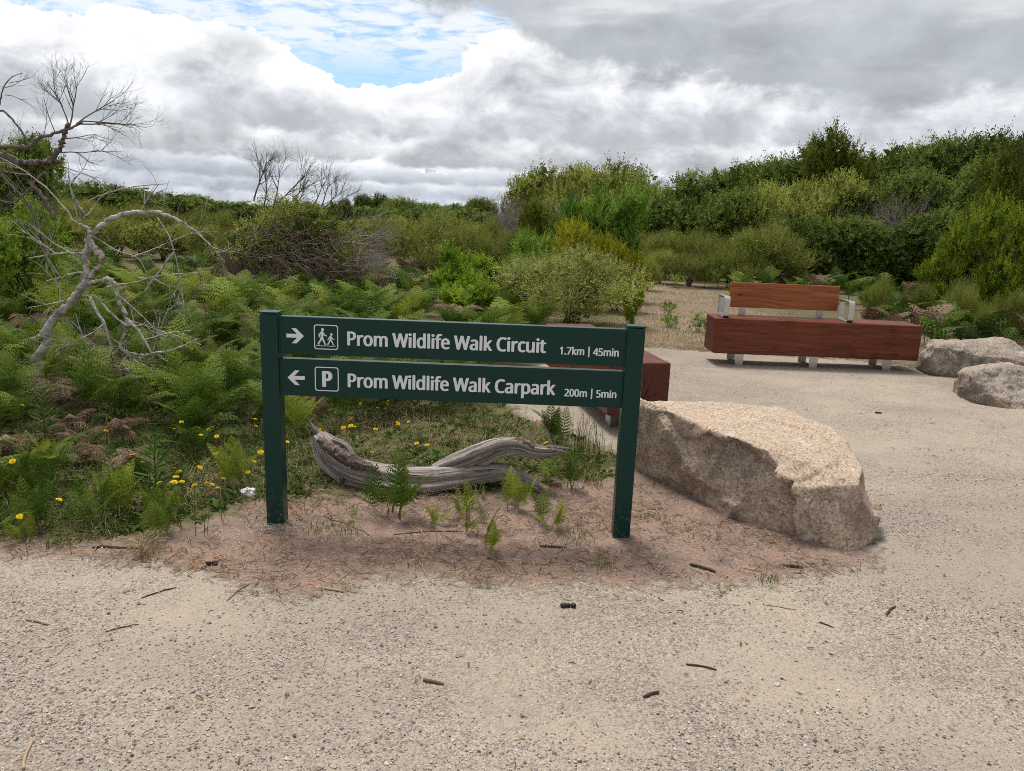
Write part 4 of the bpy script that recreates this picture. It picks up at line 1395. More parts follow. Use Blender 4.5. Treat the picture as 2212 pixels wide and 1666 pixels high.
root = at(95, 800, Yd)
dl('trunk', [(70, 890), (84, 790), (108, 700), (140, 664), (172, 628), (186, 596), (184, 560), (190, 528), (196, 507)], [36, 34, 30, 27, 25, 22, 21, 24, 26], 1)
dl('branch', [(192, 520), (208, 540), (222, 556), (212, 578), (196, 598), (190, 618)], [24, 22, 20, 17, 16, 15], 2, Yd - 0.05)
dl('branch', [(194, 508), (225, 482), (270, 463), (312, 458), (352, 462), (392, 480), (425, 503), (456, 531)], [22, 19, 17, 15, 13, 11, 9, 4], 3)
dl('branch', [(190, 612), (215, 606), (235, 602), (248, 618), (258, 650), (270, 680), (274, 700)], [14, 13, 15, 17, 16, 15, 14], 4, Yd - 0.1)
dl('branch', [(274, 698), (272, 716), (262, 740), (258, 755)], [13, 13, 12, 11], 5, Yd - 0.15)
dl('branch', [(258, 752), (278, 762), (310, 768), (340, 762), (375, 755), (427, 733)], [9, 10, 11, 10, 8, 4], 6, Yd - 0.2)
dl('branch', [(340, 762), (352, 775), (375, 787)], [8, 7, 3], 7, Yd - 0.2)
dl('branch', [(258, 752), (240, 768), (210, 777), (170, 775), (148, 770)], [8, 7, 7, 6, 2], 8, Yd - 0.15)
dl('branch', [(192, 640), (206, 668), (226, 700), (238, 745), (246, 780), (256, 800), (266, 830), (284, 890)], [12, 11, 10, 9, 9, 8, 6, 2], 9, Yd - 0.3)
dl('branch', [(272, 688), (292, 706), (312, 735), (326, 760), (334, 786)], [11, 10, 8, 7, 3], 10, Yd - 0.2)
dl('branch', [(206, 640), (232, 668), (255, 690), (272, 702), (300, 704), (314, 697)], [8, 8, 8, 9, 7, 4], 11, Yd - 0.15)
dl('branch', [(196, 508), (186, 490), (160, 478), (140, 450), (100, 405)], [12, 9, 8, 6, 4], 12)
dl('branch', [(176, 478), (180, 460), (164, 435), (150, 400)], [8, 7, 5, 3], 13)
dl('branch', [(182, 470), (202, 450), (214, 430), (238, 412)], [8, 6, 5, 3], 14)
dl('branch', [(180, 440), (210, 425), (250, 412), (300, 402), (360, 397)], [4, 4, 4, 4, 2], 15)
dl('branch', [(186, 548), (150, 546), (110, 550), (62, 558)], [8, 6, 6, 4], 16)
dl('branch', [(196, 590), (160, 590), (130, 600), (98, 608)], [7, 6, 5, 3], 17)
dl('branch', [(200, 510), (250, 540), (300, 560), (318, 600)], [5, 4, 4, 2], 18)
dl('branch', [(230, 620), (290, 610), (350, 596), (440, 588)], [7, 6, 5, 3], 19, Yd + 0.2)
dl('branch', [(168, 470), (158, 430), (150, 390), (148, 350)], [6, 5, 4, 2], 20)
tb = Tubes()
rng = np.random.default_rng(12)
for x, y, dx, dy, L, lv in ((300, 462, 0.4, 0.9, 0.25, 1), (350, 462, 0.3, 0.6, 0.22, 1), (430, 505, 0.4, -0.8, 0.30, 2), (245, 630, 0.7, -0.6, 0.5, 2), (270, 690, 0.8, -0.4, 0.55, 2), (225, 700, -0.6, -0.6, 0.4, 2),
                              (330, 765, 0.3, 0.9, 0.30, 1), (200, 776, -0.3, 0.8, 0.35, 2), (258, 755, 0.7, -0.3, 0.45, 3), (300, 768, 0.5, -0.5, 0.4, 2), (190, 640, -0.6, -0.2, 0.45, 2), (236, 745, -0.5, -0.5, 0.4, 2), (300, 600, 0.7, -0.2, 0.5, 2), (180, 560, -0.6, 0.3, 0.4, 2), (256, 800, 0.8, 0.2, 0.25, 1), (310, 735, 0.8, 0.3, 0.35, 2), (160, 640, 0.3, 1, 0.4, 2), (130, 655, 0.2, 1, 0.4, 2),
                              (120, 548, -0.6, 0.6, 0.3, 1), (130, 600, -0.3, 0.9, 0.3, 1), (150, 400, 0.5, 1, 0.25, 1), (100, 405, -0.5, 0.6, 0.3, 2), (285, 556, 0.8, 0.2, 0.5, 2), (340, 470, 0.6, -0.8, 0.6, 2)):
    b = np.array(at(x, y, Yd)) - np.array(org)
    twig_fan(tb, b, nrm(np.array([dx, rng.normal() * 0.4, dy])), L, 0.006, lv, rng, 0.1, 4, 0.5)
link('twigs', tb.mesh('twigs'), m_twig, dt)['kind'] = 'stuff'

# ---- bare limbs reaching in from the left
Yl = 8.2
bl = at(-90, 360, Yl)
org2 = (bl.x - 0.5, Yl, gz(bl.x, Yl))
dd2 = empty('dead_tree', org2)
tag(dd2, 'bare dead tree reaching in with fans of fine twigs against the sky', 'dead tree')


def d2(name, pts, wid, seed):
    return limb(name, mp(pts, Yl), [px_r(w, Yl) for w in wid], dd2, org2, m_limb, 10, seed)


tr = np.array([Vector(org2) + Vector((0, 0, -0.1)), Vector(org2) + Vector((0.05, 0, 0.9)), at(-120, 400, Yl), at(-60, 350, Yl), at(0, 335, Yl), at(50, 352, Yl), at(100, 350, Yl), at(128, 348, Yl)])
limb('trunk', [Vector(v) for v in tr], [0.10, 0.09, 0.08, px_r(30, Yl), px_r(26, Yl), px_r(25, Yl), px_r(24, Yl), px_r(12, Yl)], dd2, org2, m_limb, 10, 31)
d2('branch', [(104, 352), (122, 330), (136, 300), (148, 266)], [24, 22, 19, 14], 32)
d2('branch', [(0, 320), (30, 316), (62, 318), (80, 300), (120, 288), (150, 278), (180, 262)], [16, 15, 14, 12, 11, 10, 7], 33)
d2('branch', [(62, 318), (50, 290), (30, 262), (2, 238), (-25, 250)], [9, 8, 7, 8, 5], 34)
d2('branch', [(-40, 260), (-8, 245), (2, 210), (10, 185), (28, 165), (50, 158)], [8, 6, 5, 4, 3, 2], 35)
d2('branch', [(0, 375), (28, 405), (60, 440), (88, 500), (110, 560)], [9, 9, 9, 8, 6], 36)
d2('branch', [(-10, 430), (30, 438), (60, 410), (96, 372)], [6, 7, 8, 8], 37)
d2('branch', [(60, 392), (80, 410), (100, 440), (116, 472)], [14, 15, 16, 13], 38)
tb = Tubes()
rng = np.random.default_rng(21)
for x, y, dx, dy, L, r_, lv in ((150, 275, 0.35, 1.0, 0.44, 0.011, 3), (150, 275, 0.10, 1.0, 0.46, 0.010, 3), (165, 268, 0.8, 0.7, 0.46, 0.010, 3), (178, 262, 1.0, 0.15, 0.50, 0.010, 3), (170, 268, 1.0, -0.10, 0.52, 0.010, 3),
                                    (120, 288, -0.15, 1.0, 0.36, 0.007, 2), (128, 330, 1.0, 0.05, 0.50, 0.009, 3), (136, 300, 1.0, 0.0, 0.50, 0.009, 3), (110, 350, 0.9, -0.4, 0.45, 0.007, 2), (20, 180, 0.8, 0.3, 0.22, 0.005, 2), (10, 190, 0.7, 0.5, 0.22, 0.005, 2),
                                    (10, 205, 0.9, -0.1, 0.3, 0.005, 2), (40, 318, 0.0, 1, 0.25, 0.005, 2), (90, 300, 0.3, 1.0, 0.34, 0.006, 2), (20, 360, 0.6, -0.8, 0.5, 0.008, 3), (60, 365, 0.3, -1, 0.45, 0.008, 3), (100, 365, 0.2, -1, 0.4, 0.006, 2), (-20, 350, 0.8, -0.7, 0.6, 0.008, 3)):
    b = np.array(at(x, y, Yl)) - np.array(org2)
    twig_fan(tb, b, nrm(np.array([dx, rng.normal() * 0.35, dy])), L, r_ * 0.8, lv, rng, 0.45 if dy > 0 else -0.1, 4, 0.30)
link('twigs', tb.mesh('twigs'), m_limb, dd2)['kind'] = 'stuff'

# ---- brown twiggy mound with a living top
Ym = 12.6
mc = at(640, 640, Ym)
mz = gz(mc.x, Ym)
mound = empty('shrub', (mc.x, Ym, mz))
tag(mound, 'half-dead shrub mound of tangled brown twigs with green leaves on top', 'shrub')
rng = np.random.default_rng(8)
tb = Tubes()
RX, RH = 1.22, 1.42
for i in range(1500):
    a, e = rng.uniform(0, 6.28), math.asin(rng.uniform(-0.1, 1))
    s_ = rng.uniform(0.55, 1.03)
    p = np.array([math.cos(a) * math.cos(e) * RX, math.sin(a) * math.cos(e) * RX * 0.9, math.sin(e) * RH * 0.62 + RH * 0.36]) * s_
    d = nrm(np.array([math.cos(a + 1.3), math.sin(a + 1.3), -0.5 + rng.normal() * 0.5]) + rng.normal(size=3) * 0.5)
    L = rng.uniform(0.25, 0.75)
    pts = [p]
    for k in range(4):
        d = nrm(d + rng.normal(size=3) * 0.25 - 0.16 * np.array([p[0], p[1], 0]) * 0.8 + np.array([0, 0, -0.08]))
        pts.append(pts[-1] + d * L / 4)
    tb.add(np.array(pts), np.linspace(0.0062, 0.0025, 5) * rng.uniform(0.7, 1.5), 3, cap=False)
for i in range(46):
    a = rng.uniform(0, 6.28)
    p0 = np.array([math.cos(a) * RX * 0.8, math.sin(a) * RX * 0.75, -0.05])
    p1 = np.array([math.cos(a) * RX * 0.98, math.sin(a) * RX * 0.9, RH * 0.55])
    pts = [p0 + (p1 - p0) * t_ + rng.normal(size=3) * 0.04 for t_ in np.linspace(0, 1, 5)]
    tb.add(np.array(pts), np.linspace(0.014, 0.006, 5), 4, cap=False)
link('tangled_twigs', tb.mesh('tangled_twigs'), m_dark_twig, mound)['kind'] = 'stuff'
crm = crown('crown', 77, (1.18, 1.1, 1.52), 20, 1900, 9, 0.14, (0.042, 0.42), up=0.3, spread=0.7, lobe_r=(0.22, 0.4), inner=300, bottom=0.40, shell=0.35)
link('crown', crm, M_OLIVE, mound)
crm2 = crown('inner_leaves', 78, (1.0, 0.95, 1.35), 14, 900, 9, 0.14, (0.05, 0.45), up=0.2, spread=0.7, inner=900, bottom=0.03, shell=0.5)
link('inner_leaves', crm2, M_DARK, mound)
tb = Tubes()
for x, y, dx, dy, L, r_, lv in ((548, 434, 0.45, 1.0, 0.80, 0.012, 3), (600, 440, 0.7, 0.8, 0.75, 0.012, 3), (590, 450, 0.35, 1.0, 0.70, 0.010, 3), (690, 462, 0.25, 1.0, 0.62, 0.010, 3), (700, 450, 0.8, 0.8, 0.55, 0.009, 3), (640, 445, 0.3, 1, 0.5, 0.008, 2), (570, 445, 0.6, 0.9, 0.7, 0.011, 3), (620, 450, 0.6, 0.9, 0.78, 0.012, 3), (670, 455, 0.5, 1.0, 0.62, 0.010, 3), (715, 460, 0.6, 0.7, 0.5, 0.009, 3)):
    b = np.array(at(x, y, Ym)) - np.array(mound.location)
    twig_fan(tb, b, nrm(np.array([dx, rng.normal() * 0.3, dy])), L * 0.85, r_ * 1.2, lv, rng, 0.35, 4, 0.35)
link('dead_twigs', tb.mesh('dead_twigs'), m_limb, mound)['kind'] = 'stuff'
# bare twigs trailing from its right flank
tb = Tubes()
for i in range(46):
    b = np.array([rng.uniform(0.7, 1.25), rng.uniform(-0.9, 0.4), rng.uniform(0.35, 1.25)])
    twig_fan(tb, b, nrm(np.array([1, rng.normal() * 0.4, rng.normal() * 0.35 + 0.1])), rng.uniform(0.35, 0.65), 0.0065, 2, rng, 0.3, 3, 0.35)
link('trailing_twigs', tb.mesh('trailing_twigs'), m_grey_twig, mound)['kind'] = 'stuff'


def twig_bush(x, ytop, halfw, Y, label, mat, n, seed, lean=(0.3, 0, 0)):
    tp = at(x, ytop, Y)
    z0 = gz(tp.x, Y)
    hgt = tp.z - z0
    hw = halfw / px_m(Y)
    o = empty('dead_shrub', (tp.x, Y, z0))
    rng = np.random.default_rng(seed)
    tb = Tubes()
    for i in range(n):
        a = rng.uniform(0, 6.28)
        b = np.array([math.cos(a) * hw * 0.35, math.sin(a) * hw * 0.35, -0.05]) * rng.random()
        d = nrm(np.array([math.cos(a) * hw, math.sin(a) * hw, hgt * rng.uniform(0.5, 1.4)]) + np.array(lean) * hgt)
        twig_fan(tb, b, d, hgt * rng.uniform(0.36, 0.48), 0.014 * hgt * 0.6, 3, rng, 0.25, 3, 0.25)
    link('twigs', tb.mesh('twigs'), mat, o)['kind'] = 'stuff'
    return tag(o, label, 'dead shrub')


twig_bush(1095, 372, 58, 26.5, 'large grey-brown leafless shrub beside the domed thicket', m_grey_twig, 24, 1)
twig_bush(1062, 470, 36, 18.0, 'low pale grey leafless shrub under the brown one', m_twig, 12, 2)
twig_bush(1205, 372, 40, 24.0, 'pale bare-limbed dead shrub within the domed thicket', m_twig, 9, 3)
twig_bush(1985, 330, 45, 20.0, 'sloping grey dead branches in the thicket', m_grey_twig, 14, 4, (-0.5, 0, 0))
twig_bush(770, 480, 48, 14.5, 'fine pale leafless shrub behind the brown mound', m_grey_twig, 15, 5)

# ================================================================== bracken
def frond_geo(rng, L, stipe, pairs, lobes, bend=1.0, width=0.55, droop=0.35, curl=0.0):
    """one bracken frond growing from the origin, arching towards +X: returns leaf quads, tint and stalk tubes"""
    n = 16
    t_ = np.linspace(0, 1, n)
    tot = stipe + L
    s = t_ * tot
    ang = np.where(s < stipe, 0.10 * s / max(stipe, 1e-3), 0.10 + bend * ((s - stipe) / L) ** 0.8)
    P = np.zeros((n, 3))
    for i in range(1, n):
        P[i] = P[i - 1] + np.array([math.sin(ang[i]), 0, math.cos(ang[i])]) * (tot / (n - 1))
    P[:, 1] += rng.normal() * 0.05 * tot * t_ ** 2
    Q, T = [], []
    up0 = np.array([0, 0, 1.0])
    for k in range(pairs):
        f = (k + 0.3) / pairs
        sp = stipe + f * L * 0.97
        x = sp / tot * (n - 1)
        i = min(int(x), n - 2)
        b = P[i] + (P[i + 1] - P[i]) * (x - i)
        tg = nrm(P[i + 1] - P[i])
        nn = nrm(np.cross(np.cross(tg, up0), tg) + 1e-4)
        sidev = np.array([0, 1.0, 0])
        pl = L * width * (1 - f) ** 0.85 * (0.72 + 0.28 * min(1, f * 6)) + 0.012 * L
        for sg_ in (-1, 1):
            pd = nrm(sidev * sg_ + tg * (0.35 + 0.5 * f) + nn * (0.16 - droop * 0.5) + rng.normal(size=3) * 0.07)
            m = max(3, int(lobes * (1 - f) ** 0.6))
            u = (np.arange(m) + 0.5) / m
            pb = b + pd[None] * (u * pl)[:, None] + np.array([0, 0, -1.0]) * (droop * 0.35 * pl * u ** 2)[:, None]
            per = nrm(np.cross(nn, pd))
            lw = pl / m * 1.05
            for s2 in (-1, 1):
                ll = (L / pairs * 0.74 * (1 - u) ** 0.6 + 0.004) * rng.uniform(0.85, 1.15, m)
                ldir = nrm(per[None] * s2 + pd[None] * 0.45 + nn[None] * curl + rng.normal(size=(m, 3)) * 0.08)
                sd_ = nrm(np.cross(nn[None], ldir))
                w = (lw * 0.50 * (1 - 0.4 * u))[:, None]
                mid = pb + ldir * (ll * 0.42)[:, None]
                Q.append(np.stack([pb, mid + sd_ * w, pb + ldir * ll[:, None] - nn[None] * 0.003, mid - sd_ * w], 1))
                T.append(np.full(m, 0.5) + rng.normal(0, 0.10, m) + 0.10 * (f - 0.4))
    Q, T = np.concatenate(Q), np.clip(np.concatenate(T), 0, 1)
    return Q, T, P


def frond_mesh(name, seed, L, stipe, pairs, lobes, **kw):
    rng = np.random.default_rng(seed)
    Q, T, P = frond_geo(rng, L, stipe, pairs, lobes, **kw)
    k, n = 4, len(P)
    r = np.linspace(0.0036, 0.0008, n)
    ring = np.array([(0, 1), (0.87, -0.5), (-0.87, -0.5)])
    SV = np.concatenate([P[:, None, :] + r[:, None, None] * np.stack([ring[:, 0] * 0.6, ring[:, 0], ring[:, 1]], -1)[None]]).reshape(-1, 3)
    i = np.arange(n - 1)[:, None] * 3
    j = np.arange(3)[None]
    SQ = np.stack([i + j, i + (j + 1) % 3, i + 3 + (j + 1) % 3, i + 3 + j], -1).reshape(-1, 4)
    V = np.concatenate([Q.reshape(-1, 3), SV])
    F = np.concatenate([np.arange(len(Q) * 4).reshape(-1, 4), SQ + len(Q) * 4])
    return np_mesh(name, V, F, {'tint': np.concatenate([np.repeat(T, 4), np.full(len(SV), 0.75)])})


M_FERN = leaf_mat('bracken_green', [(0.020, 0.044, 0.007), (0.062, 0.115, 0.015), (0.130, 0.195, 0.026), (0.26, 0.29, 0.05)], 0.6, 0.30, objvar=0.55)
M_FERNY = leaf_mat('bracken_yellow_green', [(0.0644, 0.0906, 0.0118), (0.1599, 0.2138, 0.0254), (0.3038, 0.3668, 0.045), (0.36, 0.43, 0.097)], 0.6, 0.30, objvar=0.4)
M_FERND = leaf_mat('bracken_dead', [(0.09, 0.054, 0.033), (0.17, 0.108, 0.070), (0.25, 0.172, 0.120), (0.33, 0.245, 0.18)], 0.8, 0.10, spec=0.15, objvar=0.7)
FR = [frond_mesh('frond', 50 + i, 0.44, 0.20, 11, 11, bend=b, width=0.52, droop=d) for i, (b, d) in enumerate(((1.35, 0.35), (1.1, 0.25), (1.65, 0.45), (0.9, 0.3)))]
FY_ = [frond_mesh('frond', 60 + i, 0.34, 0.14, 11, 12, bend=b, width=0.48, droop=0.25) for i, b in enumerate((0.5, 0.9))]
FD = [frond_mesh('frond', 70 + i, 0.36, 0.16, 11, 11, bend=b, width=0.40, droop=1.1, curl=-0.5) for i, b in enumerate((2.3, 2.0, 2.7))]
for me_, mt_ in [(m, M_FERN) for m in FR] + [(m, M_FERNY) for m in FY_] + [(m, M_FERND) for m in FD]:
    me_.materials.append(mt_)


def clump_mesh(name, seed, src, count, size, mat):
    """a whole plant as one mesh, for plants too far off to show single fronds"""
    rng = np.random.default_rng(seed)
    V, F, T, n0 = [], [], [], 0
    for i in range(count):
        me_ = src[i % len(src)]
        co = np.empty(len(me_.vertices) * 3, np.float32)
        me_.vertices.foreach_get('co', co)
        co = co.reshape(-1, 3) * rng.uniform(0.75, 1.2) * size
        a = 6.283 * i / count + rng.normal() * 0.4
        R_ = np.array([[math.cos(a), -math.sin(a), 0], [math.sin(a), math.cos(a), 0], [0, 0, 1]])
        co = co @ R_.T
        f = np.empty(len(me_.loops), np.int32)
        me_.loops.foreach_get('vertex_index', f)
        tt = np.empty(len(me_.vertices), np.float32)
        me_.attributes['tint'].data.foreach_get('value', tt)
        V.append(co)
        F.append(f.reshape(-1, 4) + n0)
        T.append(np.clip(tt + rng.normal() * 0.12, 0, 1))
        n0 += len(co)
    me_ = np_mesh(name, np.concatenate(V), np.concatenate(F), {'tint': np.concatenate(T)})
    me_.materials.append(mat)
    return me_


def fern(x, y, size, nfr, kind_, label, group=None, rng=None, src=None, tilt=0.25):
    o = empty('bracken_fern', (x, y, gz(x, y) - 0.01), rng.uniform(0, 6.28), (size,) * 3)
    tag(o, label, 'fern', group)
    src = src or {'g': FR, 'y': FY_, 'd': FD}[kind_]
    for i in range(nfr):
        f = link('frond', src[int(rng.integers(len(src)))], None, o)
        f.rotation_euler = (rng.normal() * tilt * 0.5, rng.normal() * tilt, 6.283 * i / nfr + rng.normal() * 0.45)
        f.scale = (rng.uniform(0.7, 1.15),) * 3
        f.location = (rng.normal() * 0.03, rng.normal() * 0.03, 0)
    return o


rng = np.random.default_rng(404)


def bed_ok(x, y):
    return sdist(np.array([[x, y]]), GRAVEL)[0] < -0.25 and sdist(np.array([[x, y]]), SOIL)[0] < -0.15


# near plants with separate fronds; the bed starts well back on the right and comes forward on the left
near = []
tries = 0
while len(near) < 150 and tries < 6000:
    tries += 1
    y = rng.uniform(3.1, 7.4)
    x = rng.uniform(-0.95 * y - 0.3, -0.10 * y + 0.5)
    front = np.interp(x, [-6, -2.6, -2.0, -1.5, -1.1, -0.6, 0.1, 0.6], [3.0, 3.15, 3.7, 4.5, 4.9, 5.3, 6.2, 7.2])
    if y < front or not bed_ok(x, y):
        continue
    if any((x - a) ** 2 + (y - b) ** 2 < (0.18 + 0.012 * y) ** 2 for a, b in near):
        continue
    near.append((x, y))
for x, y in near:
    u = rng.random()
    k = 'd' if u < 0.22 else ('y' if u < 0.36 else 'g')
    fr = 1.0 if y > 4.6 else 0.72
    lab = {'g': 'green bracken fern in the dense bed left of the sign', 'y': 'yellowish young bracken fern in the bed left of the sign', 'd': 'dead brown bracken fern drooping in the bed left of the sign'}[k]
    grp = {'g': 'green bracken in the bed', 'y': 'yellowish bracken in the bed', 'd': 'dead brown bracken in the bed'}[k]
    fern(x, y, (0.95 if k == 'g' else 0.88) * rng.uniform(0.65, 1.12) * fr, int(rng.integers(6, 9)), k, lab, grp, rng)

CL = [clump_mesh('fronds', 80 + i, FR, 6, 1.0, M_FERN) for i in range(3)]
CLY = [clump_mesh('fronds', 90, FY_ + FR[:1], 6, 1.15, M_FERNY)]
CLD = [clump_mesh('fronds', 95 + i, FD, 6, 1.15, M_FERND) for i in range(2)]
far = []
tries = 0
while len(far) < 250 and tries < 12000:
    tries += 1
    y = 7.2 + 9.5 * rng.random() ** 1.1
    x = rng.uniform(-0.80 * y, 0.05 * y - 0.2)
    if not bed_ok(x, y) or any((x - a) ** 2 + (y - b) ** 2 < 0.36 ** 2 for a, b in far):
        continue
    if (x - mc.x) ** 2 + (y - Ym) ** 2 < 1.1 ** 2:
        continue
    far.append((x, y))
far.sort(key=lambda v: v[1])
far, beyond = far[:108], far[108:]
for x, y in far:
    u = rng.random()
    k, src = ('d', CLD) if u < 0.26 else (('y', CLY) if u < 0.40 else ('g', CL))
    o = link('bracken_fern', src[int(rng.integers(len(src)))], None)
    o.location = (x, y, gz(x, y) - 0.02)
    o.rotation_euler = (0, 0, rng.uniform(0, 6.28))
    o.scale = (rng.uniform(0.85, 1.25),) * 3
    tag(o, {'g': 'green bracken clump in the far bed before the shrubs', 'y': 'yellowish bracken clump in the far bed before the shrubs', 'd': 'brown dead bracken clump in the far bed before the shrubs'}[k], 'fern',
        {'g': 'green bracken clumps farther back', 'y': 'yellowish bracken clumps farther back', 'd': 'brown bracken clumps farther back'}[k])
# bracken between the bench and the thicket
right = []
tries = 0
while len(right) < 58 and tries < 3000:
    tries += 1
    y = rng.uniform(8.9, 13.5)
    x = rng.uniform(0.47 * y, 0.80 * y)
    if sdist(np.array([[x, y]]), GRAVEL)[0] > -0.5 or any((x - a) ** 2 + (y - b) ** 2 < 0.40 ** 2 for a, b in right) or (x < 5.2 and y < 10.8):
        continue
    right.append((x, y))
# past the three hundred nearest plants the bracken is one mass
LOW = [frond_mesh('frond', 130 + i, 0.42, 0.20, 8, 5, bend=b, width=0.5, droop=0.3) for i, b in enumerate((1.2, 1.5))]
tries = 0
foot_ = []
while len(foot_) < 60 and tries < 3000:
    tries += 1
    y = rng.uniform(14.0, 18.5)
    x = rng.uniform(0.22 * y, 0.75 * y)
    if sdist(np.array([[x, y]]), DRY)[0] < 0.3:
        foot_.append((x, y))


def fern_mass(name, places, mat, label, seed):
    rng = np.random.default_rng(seed)
    cl = clump_mesh('c', seed, LOW, 5, 1.0, mat)
    co = np.empty(len(cl.vertices) * 3, np.float32)
    cl.vertices.foreach_get('co', co)
    co = co.reshape(-1, 3)
    f = np.empty(len(cl.loops), np.int32)
    cl.loops.foreach_get('vertex_index', f)
    f = f.reshape(-1, 4)
    tt = np.empty(len(cl.vertices), np.float32)
    cl.attributes['tint'].data.foreach_get('value', tt)
    bpy.data.meshes.remove(cl)
    V, F, T = [], [], []
    for i, (x, y) in enumerate(places):
        a, s_ = rng.uniform(0, 6.28), rng.uniform(0.7, 1.25)
        R_ = np.array([[math.cos(a), -math.sin(a), 0], [math.sin(a), math.cos(a), 0], [0, 0, 1]])
        V.append((co * s_) @ R_.T + np.array([x, y, gz(x, y) - 0.02]))
        F.append(f + i * len(co))
        T.append(np.clip(tt + rng.normal() * 0.2, 0, 1))
    return tag(link(name, np_mesh(name, np.concatenate(V), np.concatenate(F), {'tint': np.concatenate(T)}), mat), label, 'bracken', kind='stuff')


mass = beyond + right + foot_
rng.shuffle(mass)
nd = int(len(mass) * 0.2)
fern_mass('bracken', mass[nd:], M_FERN, 'mass of green bracken farther off before the shrubs and thicket', 201)
fern_mass('dead_bracken', mass[:nd], M_FERND, 'scattered brown bracken farther off among the green', 202)

# ---- young ferns on the bare soil round the log: (photo base, height in metres, fronds, look, label)
SM = [frond_mesh('frond', 110 + i, 0.20, 0.07, 10, 11, bend=b, width=0.40, droop=0.15) for i, b in enumerate((0.20, 0.55, 0.9))]
for m_ in SM:
    m_.materials.append(M_FERN)
SMY = []
for m_ in SM:
    c_ = m_.copy()
    c_.materials.clear()
    c_.materials.append(M_FERNY)
    SMY.append(c_)
for (bx, by), hgt, nf, yel, lab in (
        ((848, 1115), 0.46, 7, 0, 'tall leaning young fern growing in front of the log'),
        ((1006, 1124), 0.27, 5, 1, 'upright light green fern before the fork of the log'),
        ((1112, 1102), 0.29, 6, 1, 'full light green fern before the right tip of the log'),
        ((1218, 1062), 0.30, 8, 0, 'bushy green fern beyond the right tip of the log'),
        ((1200, 960), 0.36, 8, 0, 'bushy fern at the edge of the gravel behind the log tip'),
        ((937, 1138), 0.17, 6, 1, 'short bushy fern seedling on the soil before the log'),
        ((1018, 1158), 0.22, 3, 1, 'thin yellowish fern shoot on the soil beside the short seedling'),
        ((1036, 1152), 0.24, 2, 1, 'thin tall fern shoot leaning on its neighbour'),
        ((1063, 1192), 0.27, 4, 1, 'lacy yellow-green fern nearest the gravel edge'),
        ((1167, 1130), 0.25, 3, 0, 'slim dark-stemmed fern left of the right post'),
        ((1200, 1145), 0.19, 4, 1, 'small sparse fern closest to the right post'),
        ((765, 1125), 0.14, 3, 1, 'tiny fern shoot on red soil below the log end'),
        ((1070, 1068), 0.20, 2, 0, 'bare-stemmed fern shoot under the log fork'),
        ((345, 1160), 0.30, 7, 0, 'dark green fern at the corner of the gravel left of the sign'),
        ((250, 1120), 0.36, 6, 1, 'pale-tipped fern at the front of the bed'),
        ((60, 1080), 0.34, 6, 0, 'leafy fern at the left front of the bed')):
    g = on_ground(bx, by)
    fern(g.x, g.y, hgt / 0.34, nf, 'g', lab, None, rng, SMY if yel else SM, 0.22)

for i in range(26):
    y = rng.uniform(2.98, 3.75)
    x = rng.uniform(-0.92 * y - 0.1, -1.42 - 0.25 * (3.7 - y))
    yel = rng.random() < 0.45
    fern(x, y, rng.uniform(0.55, 1.15), int(rng.integers(4, 8)), 'g', 'young yellowish fern in the weeds along the gravel edge' if yel else 'young green fern in the weeds along the gravel edge',
         'yellowish ferns along the gravel edge' if yel else 'green ferns along the gravel edge', rng, SMY if yel else SM, 0.3)

# ================================================================== grass, litter and low weeds
m_grass = leaf_mat('grass_blade', [(0.045, 0.085, 0.016), (0.090, 0.140, 0.030), (0.19, 0.195, 0.070), (0.37, 0.30, 0.16)], 0.6, 0.25, objvar=0.0)


def blades(name, xy, hgt, wid, tint, rng, lean=0.55, mat=None):
    n = len(xy)
    z = hfun(xy)
    a = rng.uniform(0, 6.28, n)
    dr = np.stack([np.cos(a), np.sin(a), np.zeros(n)], -1)
    sd_ = np.stack([-np.sin(a), np.cos(a), np.zeros(n)], -1)
    b = np.column_stack([xy, z - 0.005])
    ln = rng.uniform(0.1, 1.0, n) * lean
    mid = b + dr * (hgt * 0.45 * ln)[:, None] + np.array([0, 0, 1.0]) * (hgt * 0.6)[:, None]
    tip = b + dr * (hgt * 1.3 * ln)[:, None] + np.array([0, 0, 1.0]) * (hgt * (1.0 - 0.45 * ln))[:, None]
    w = (wid * 0.5)[:, None]
    V = np.stack([b - sd_ * w, b + sd_ * w, mid + sd_ * w * 0.8, mid - sd_ * w * 0.8, tip], 1).reshape(-1, 3)
    i = np.arange(n)[:, None] * 5
    Q = i + np.array([[0, 1, 2, 3]])
    T = i + np.array([[3, 2, 4]])
    return link(name, np_mesh(name, V, [Q, T], {'tint': np.repeat(tint, 5)}), mat or m_grass)


def scatter(n, y0, y1, xl, xr, rng, p=1.0):
    y = y0 + (y1 - y0) * rng.random(n) ** p
    x = xl(y) + (xr(y) - xl(y)) * rng.random(n)
    return np.stack([x, y], -1)


def vnoise(P, s, z=0.0):
    return np.array([mnoise.noise((a * s, b * s, z)) for a, b in P])


